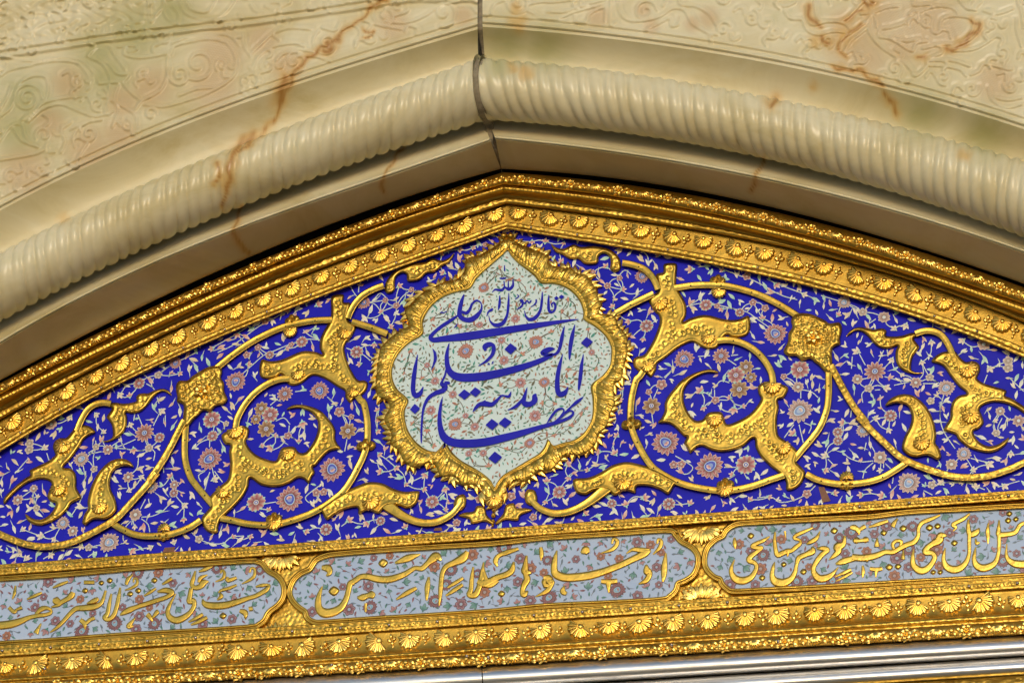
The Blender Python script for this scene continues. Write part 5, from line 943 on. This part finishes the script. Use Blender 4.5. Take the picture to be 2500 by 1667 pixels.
# medallion painting
MO = INKD
FM = {'f': flower('small_flower', 8, (.80, .66, .62), (.56, .16, .17), WHT, DBLUE, outline=(.34, .12, .11)), 'p': palmette('small_palmette', (.78, .50, .38), (.55, .18, .15), (.16, .24, .62), LBLUE, outline=(.36, .14, .10)), 'b': bud('small_bud', (.50, .14, .13), (.60, .35, .22), GREENC)}
MF = big(A, .2976, [(1205, 800, 45, 'f'), (1090, 975, 38, 'f'), (1110, 1140, 48, 'f'), (1370, 990, 72, 'p'), (795, 1065, 80, 'p'), (910, 850, 36, 'f'), (1245, 1325, 54, 'f'), (545, 1310, 42, 'f'), (690, 1420, 40, 'f'), (1830, 1075, 32, 'f'), (945, 545, 55, 'p'), (740, 865, 50, 'b'), (1440, 1320, 55, 'p'), (1640, 1210, 45, 'b'), (480, 1180, 30, 'f'), (285, 1245, 30, 'b'), (1075, 1340, 44, 'b'), (1260, 1090, 44, 'b'), (520, 800, 45, 'b'), (340, 1060, 44, 'b'), (1700, 745, 36, 'b'), (1580, 740, 38, 'b'), (1860, 1210, 40, 'b'), (1640, 640, 40, 'b'), (1070, 380, 40, 'b'), (1230, 490, 40, 'b'), (1500, 910, 45, 'b'), (440, 1290, 40, 'b'), (1300, 600, 36, 'b'), (660, 690, 36, 'b'), (1800, 880, 38, 'b')])
MF += big(B, .2976, [(510, 340, 48, 'f'), (710, 455, 68, 'p'), (870, 475, 42, 'f'), (1365, 385, 58, 'f'), (925, 395, 44, 'b'), (1000, 355, 40, 'b'), (795, 385, 30, 'f'), (1320, 610, 52, 'p'), (940, 690, 36, 'f'), (820, 695, 34, 'f'), (985, 800, 52, 'b'), (1750, 370, 40, 'b'), (1785, 320, 34, 'b'), (1430, 280, 42, 'b'), (530, 630, 45, 'b'), (1660, 470, 45, 'b'), (480, 500, 50, 'b'), (1130, 660, 40, 'b'), (1520, 540, 40, 'b'), (360, 450, 40, 'b'), (1530, 280, 38, 'b')])
MF = [t+(random.uniform(0, 6.28),) for t in MF]
flowers_on(med, [(x, y, k, r*.86, a) for x, y, k, r, a in MF], .0077, FM)
mpts = np.array([t[:2] for t in MF]); segs = []
for i, p in enumerate(mpts):
    dd = np.hypot(*(mpts-p).T)
    for j in np.argsort(dd)[1:3]:
        if dd[j] < 90:
            q = mpts[j]; n_ = np.array([-(q-p)[1], (q-p)[0]])*random.uniform(-.35, .35); segs.append([tuple(p), tuple((p+q)/2+n_), tuple(q)])
vine_mesh('painted_vines', segs, .0073, med, (.16, .14, .10), 1.8)
def ink_clear(c, strokes, dots, pad):
    keep = np.ones(len(c), bool)
    for s in strokes:
        p = cr(s, 4.); lo, hi = p[:, :2].min(0)-24, p[:, :2].max(0)+24; i = np.where((c > lo).all(1) & (c < hi).all(1))[0]
        if len(i): keep[i] &= (np.sqrt(((c[i, None]-p[None, :, :2])**2).sum(-1))-p[None, :, 2]/2).min(1) > pad
    for t in dots: keep &= np.hypot(c[:, 0]-t[0], c[:, 1]-t[1]) > t[2]+pad
    return c[keep]
cand = np.stack([rng.uniform(950, 1500, 9000), rng.uniform(600, 1200, 9000)], 1); cand = cand[inside(cand, med_in[::2])]; cand = cand[poly_dist(cand, med_in[::2]) > 7]
cand = ink_clear(cand, INK, DIAM, 2.5)
mr = np.array([t[3] for t in MF]); cand = cand[(np.sqrt(((cand[:, None]-mpts[None])**2).sum(-1))-mr[None]).min(1) > 2]
cand = poisson(cand, 7.2, rng)
ML = [((.04, .26, .22), (.10, .36, .30)), ((.10, .10, .06), (.18, .16, .09)), ((.16, .16, .09), (.24, .22, .12)), ((.35, .12, .07), (.45, .22, .14)), ((.10, .22, .18), (.13, .28, .20))]
its = []
for x, y in cand:
    c0, c1 = random.choice(ML); L = random.uniform(6, 11) if random.random() < .8 else random.uniform(12, 17); its.append((x, y, L, L*.36, random.gauss(-.8, .9), c0, c1))
leaf_mesh('painted_leaves', its, .0079, med)

# inscription panel painting
FC = {'f': flower('outlined_flower', 6, (.50, .36, .38), (.30, .10, .14), (.45, .55, .65), (.2, .3, .5), outline=INKD), 'p': palmette('outlined_palmette', (.46, .26, .26), (.30, .10, .12), (.20, .38, .55), (.42, .56, .66), outline=INKD), 'b': bud('outlined_bud', (.48, .32, .32), (.36, .14, .16), (.07, .24, .20), INKD), 'l': bud('outlined_leaf', (.22, .38, .36), (.10, .26, .24), (.08, .2, .2), (.05, .08, .09)), 'o': flower('orange_flower', 7, (.60, .32, .20), (.42, .14, .07), (.5, .5, .5), (.3, .1, .1), outline=(.22, .06, .04))}
for ct, pp, strokes, dots in carts:
    lo, hi = np.maximum(pp.min(0), [-200, 0]), np.minimum(pp.max(0), [2700, 2000])
    c = np.stack([rng.uniform(lo[0], hi[0], 9000), rng.uniform(lo[1], hi[1], 9000)], 1); c = c[inside(c, pp[::2])]; c = c[poly_dist(c, pp[::2]) > 8]
    c = ink_clear(c, strokes, dots, 6.)
    big_ = poisson(c, 31., rng); items = [(x, y, random.choice('ffpbbloll'), random.uniform(9, 15), random.uniform(0, 6.28)) for x, y in big_]
    items = [(x, y, k, r*(1.3 if k == 'p' else 1), a) for x, y, k, r, a in items]
    flowers_on(ct, items, .0052, FC)
    dd = np.sqrt(((c[:, None]-big_[None])**2).sum(-1)).min(1); c2 = poisson(c[dd > 15], 15., rng); its = []
    for x, y in c2:
        c0, c1 = random.choice([((.06, .14, .14), (.12, .30, .28)), ((.16, .06, .08), (.34, .16, .18)), ((.10, .14, .22), (.20, .28, .36))]); its.append((x, y, random.uniform(9, 15), 5, random.uniform(0, 6.28), c0, c1))
        if random.random() < .6: a = random.uniform(0, 6.28); its.append((x+8*math.cos(a), y+8*math.sin(a), 17, 1.4, a, (.10, .10, .14), (.10, .10, .14)))
    leaf_mesh('painted_leaves', its, .0050, ct)
print('objects', len(bpy.data.objects), 'tris', sum(len(m.polygons) for m in bpy.data.meshes)*2)
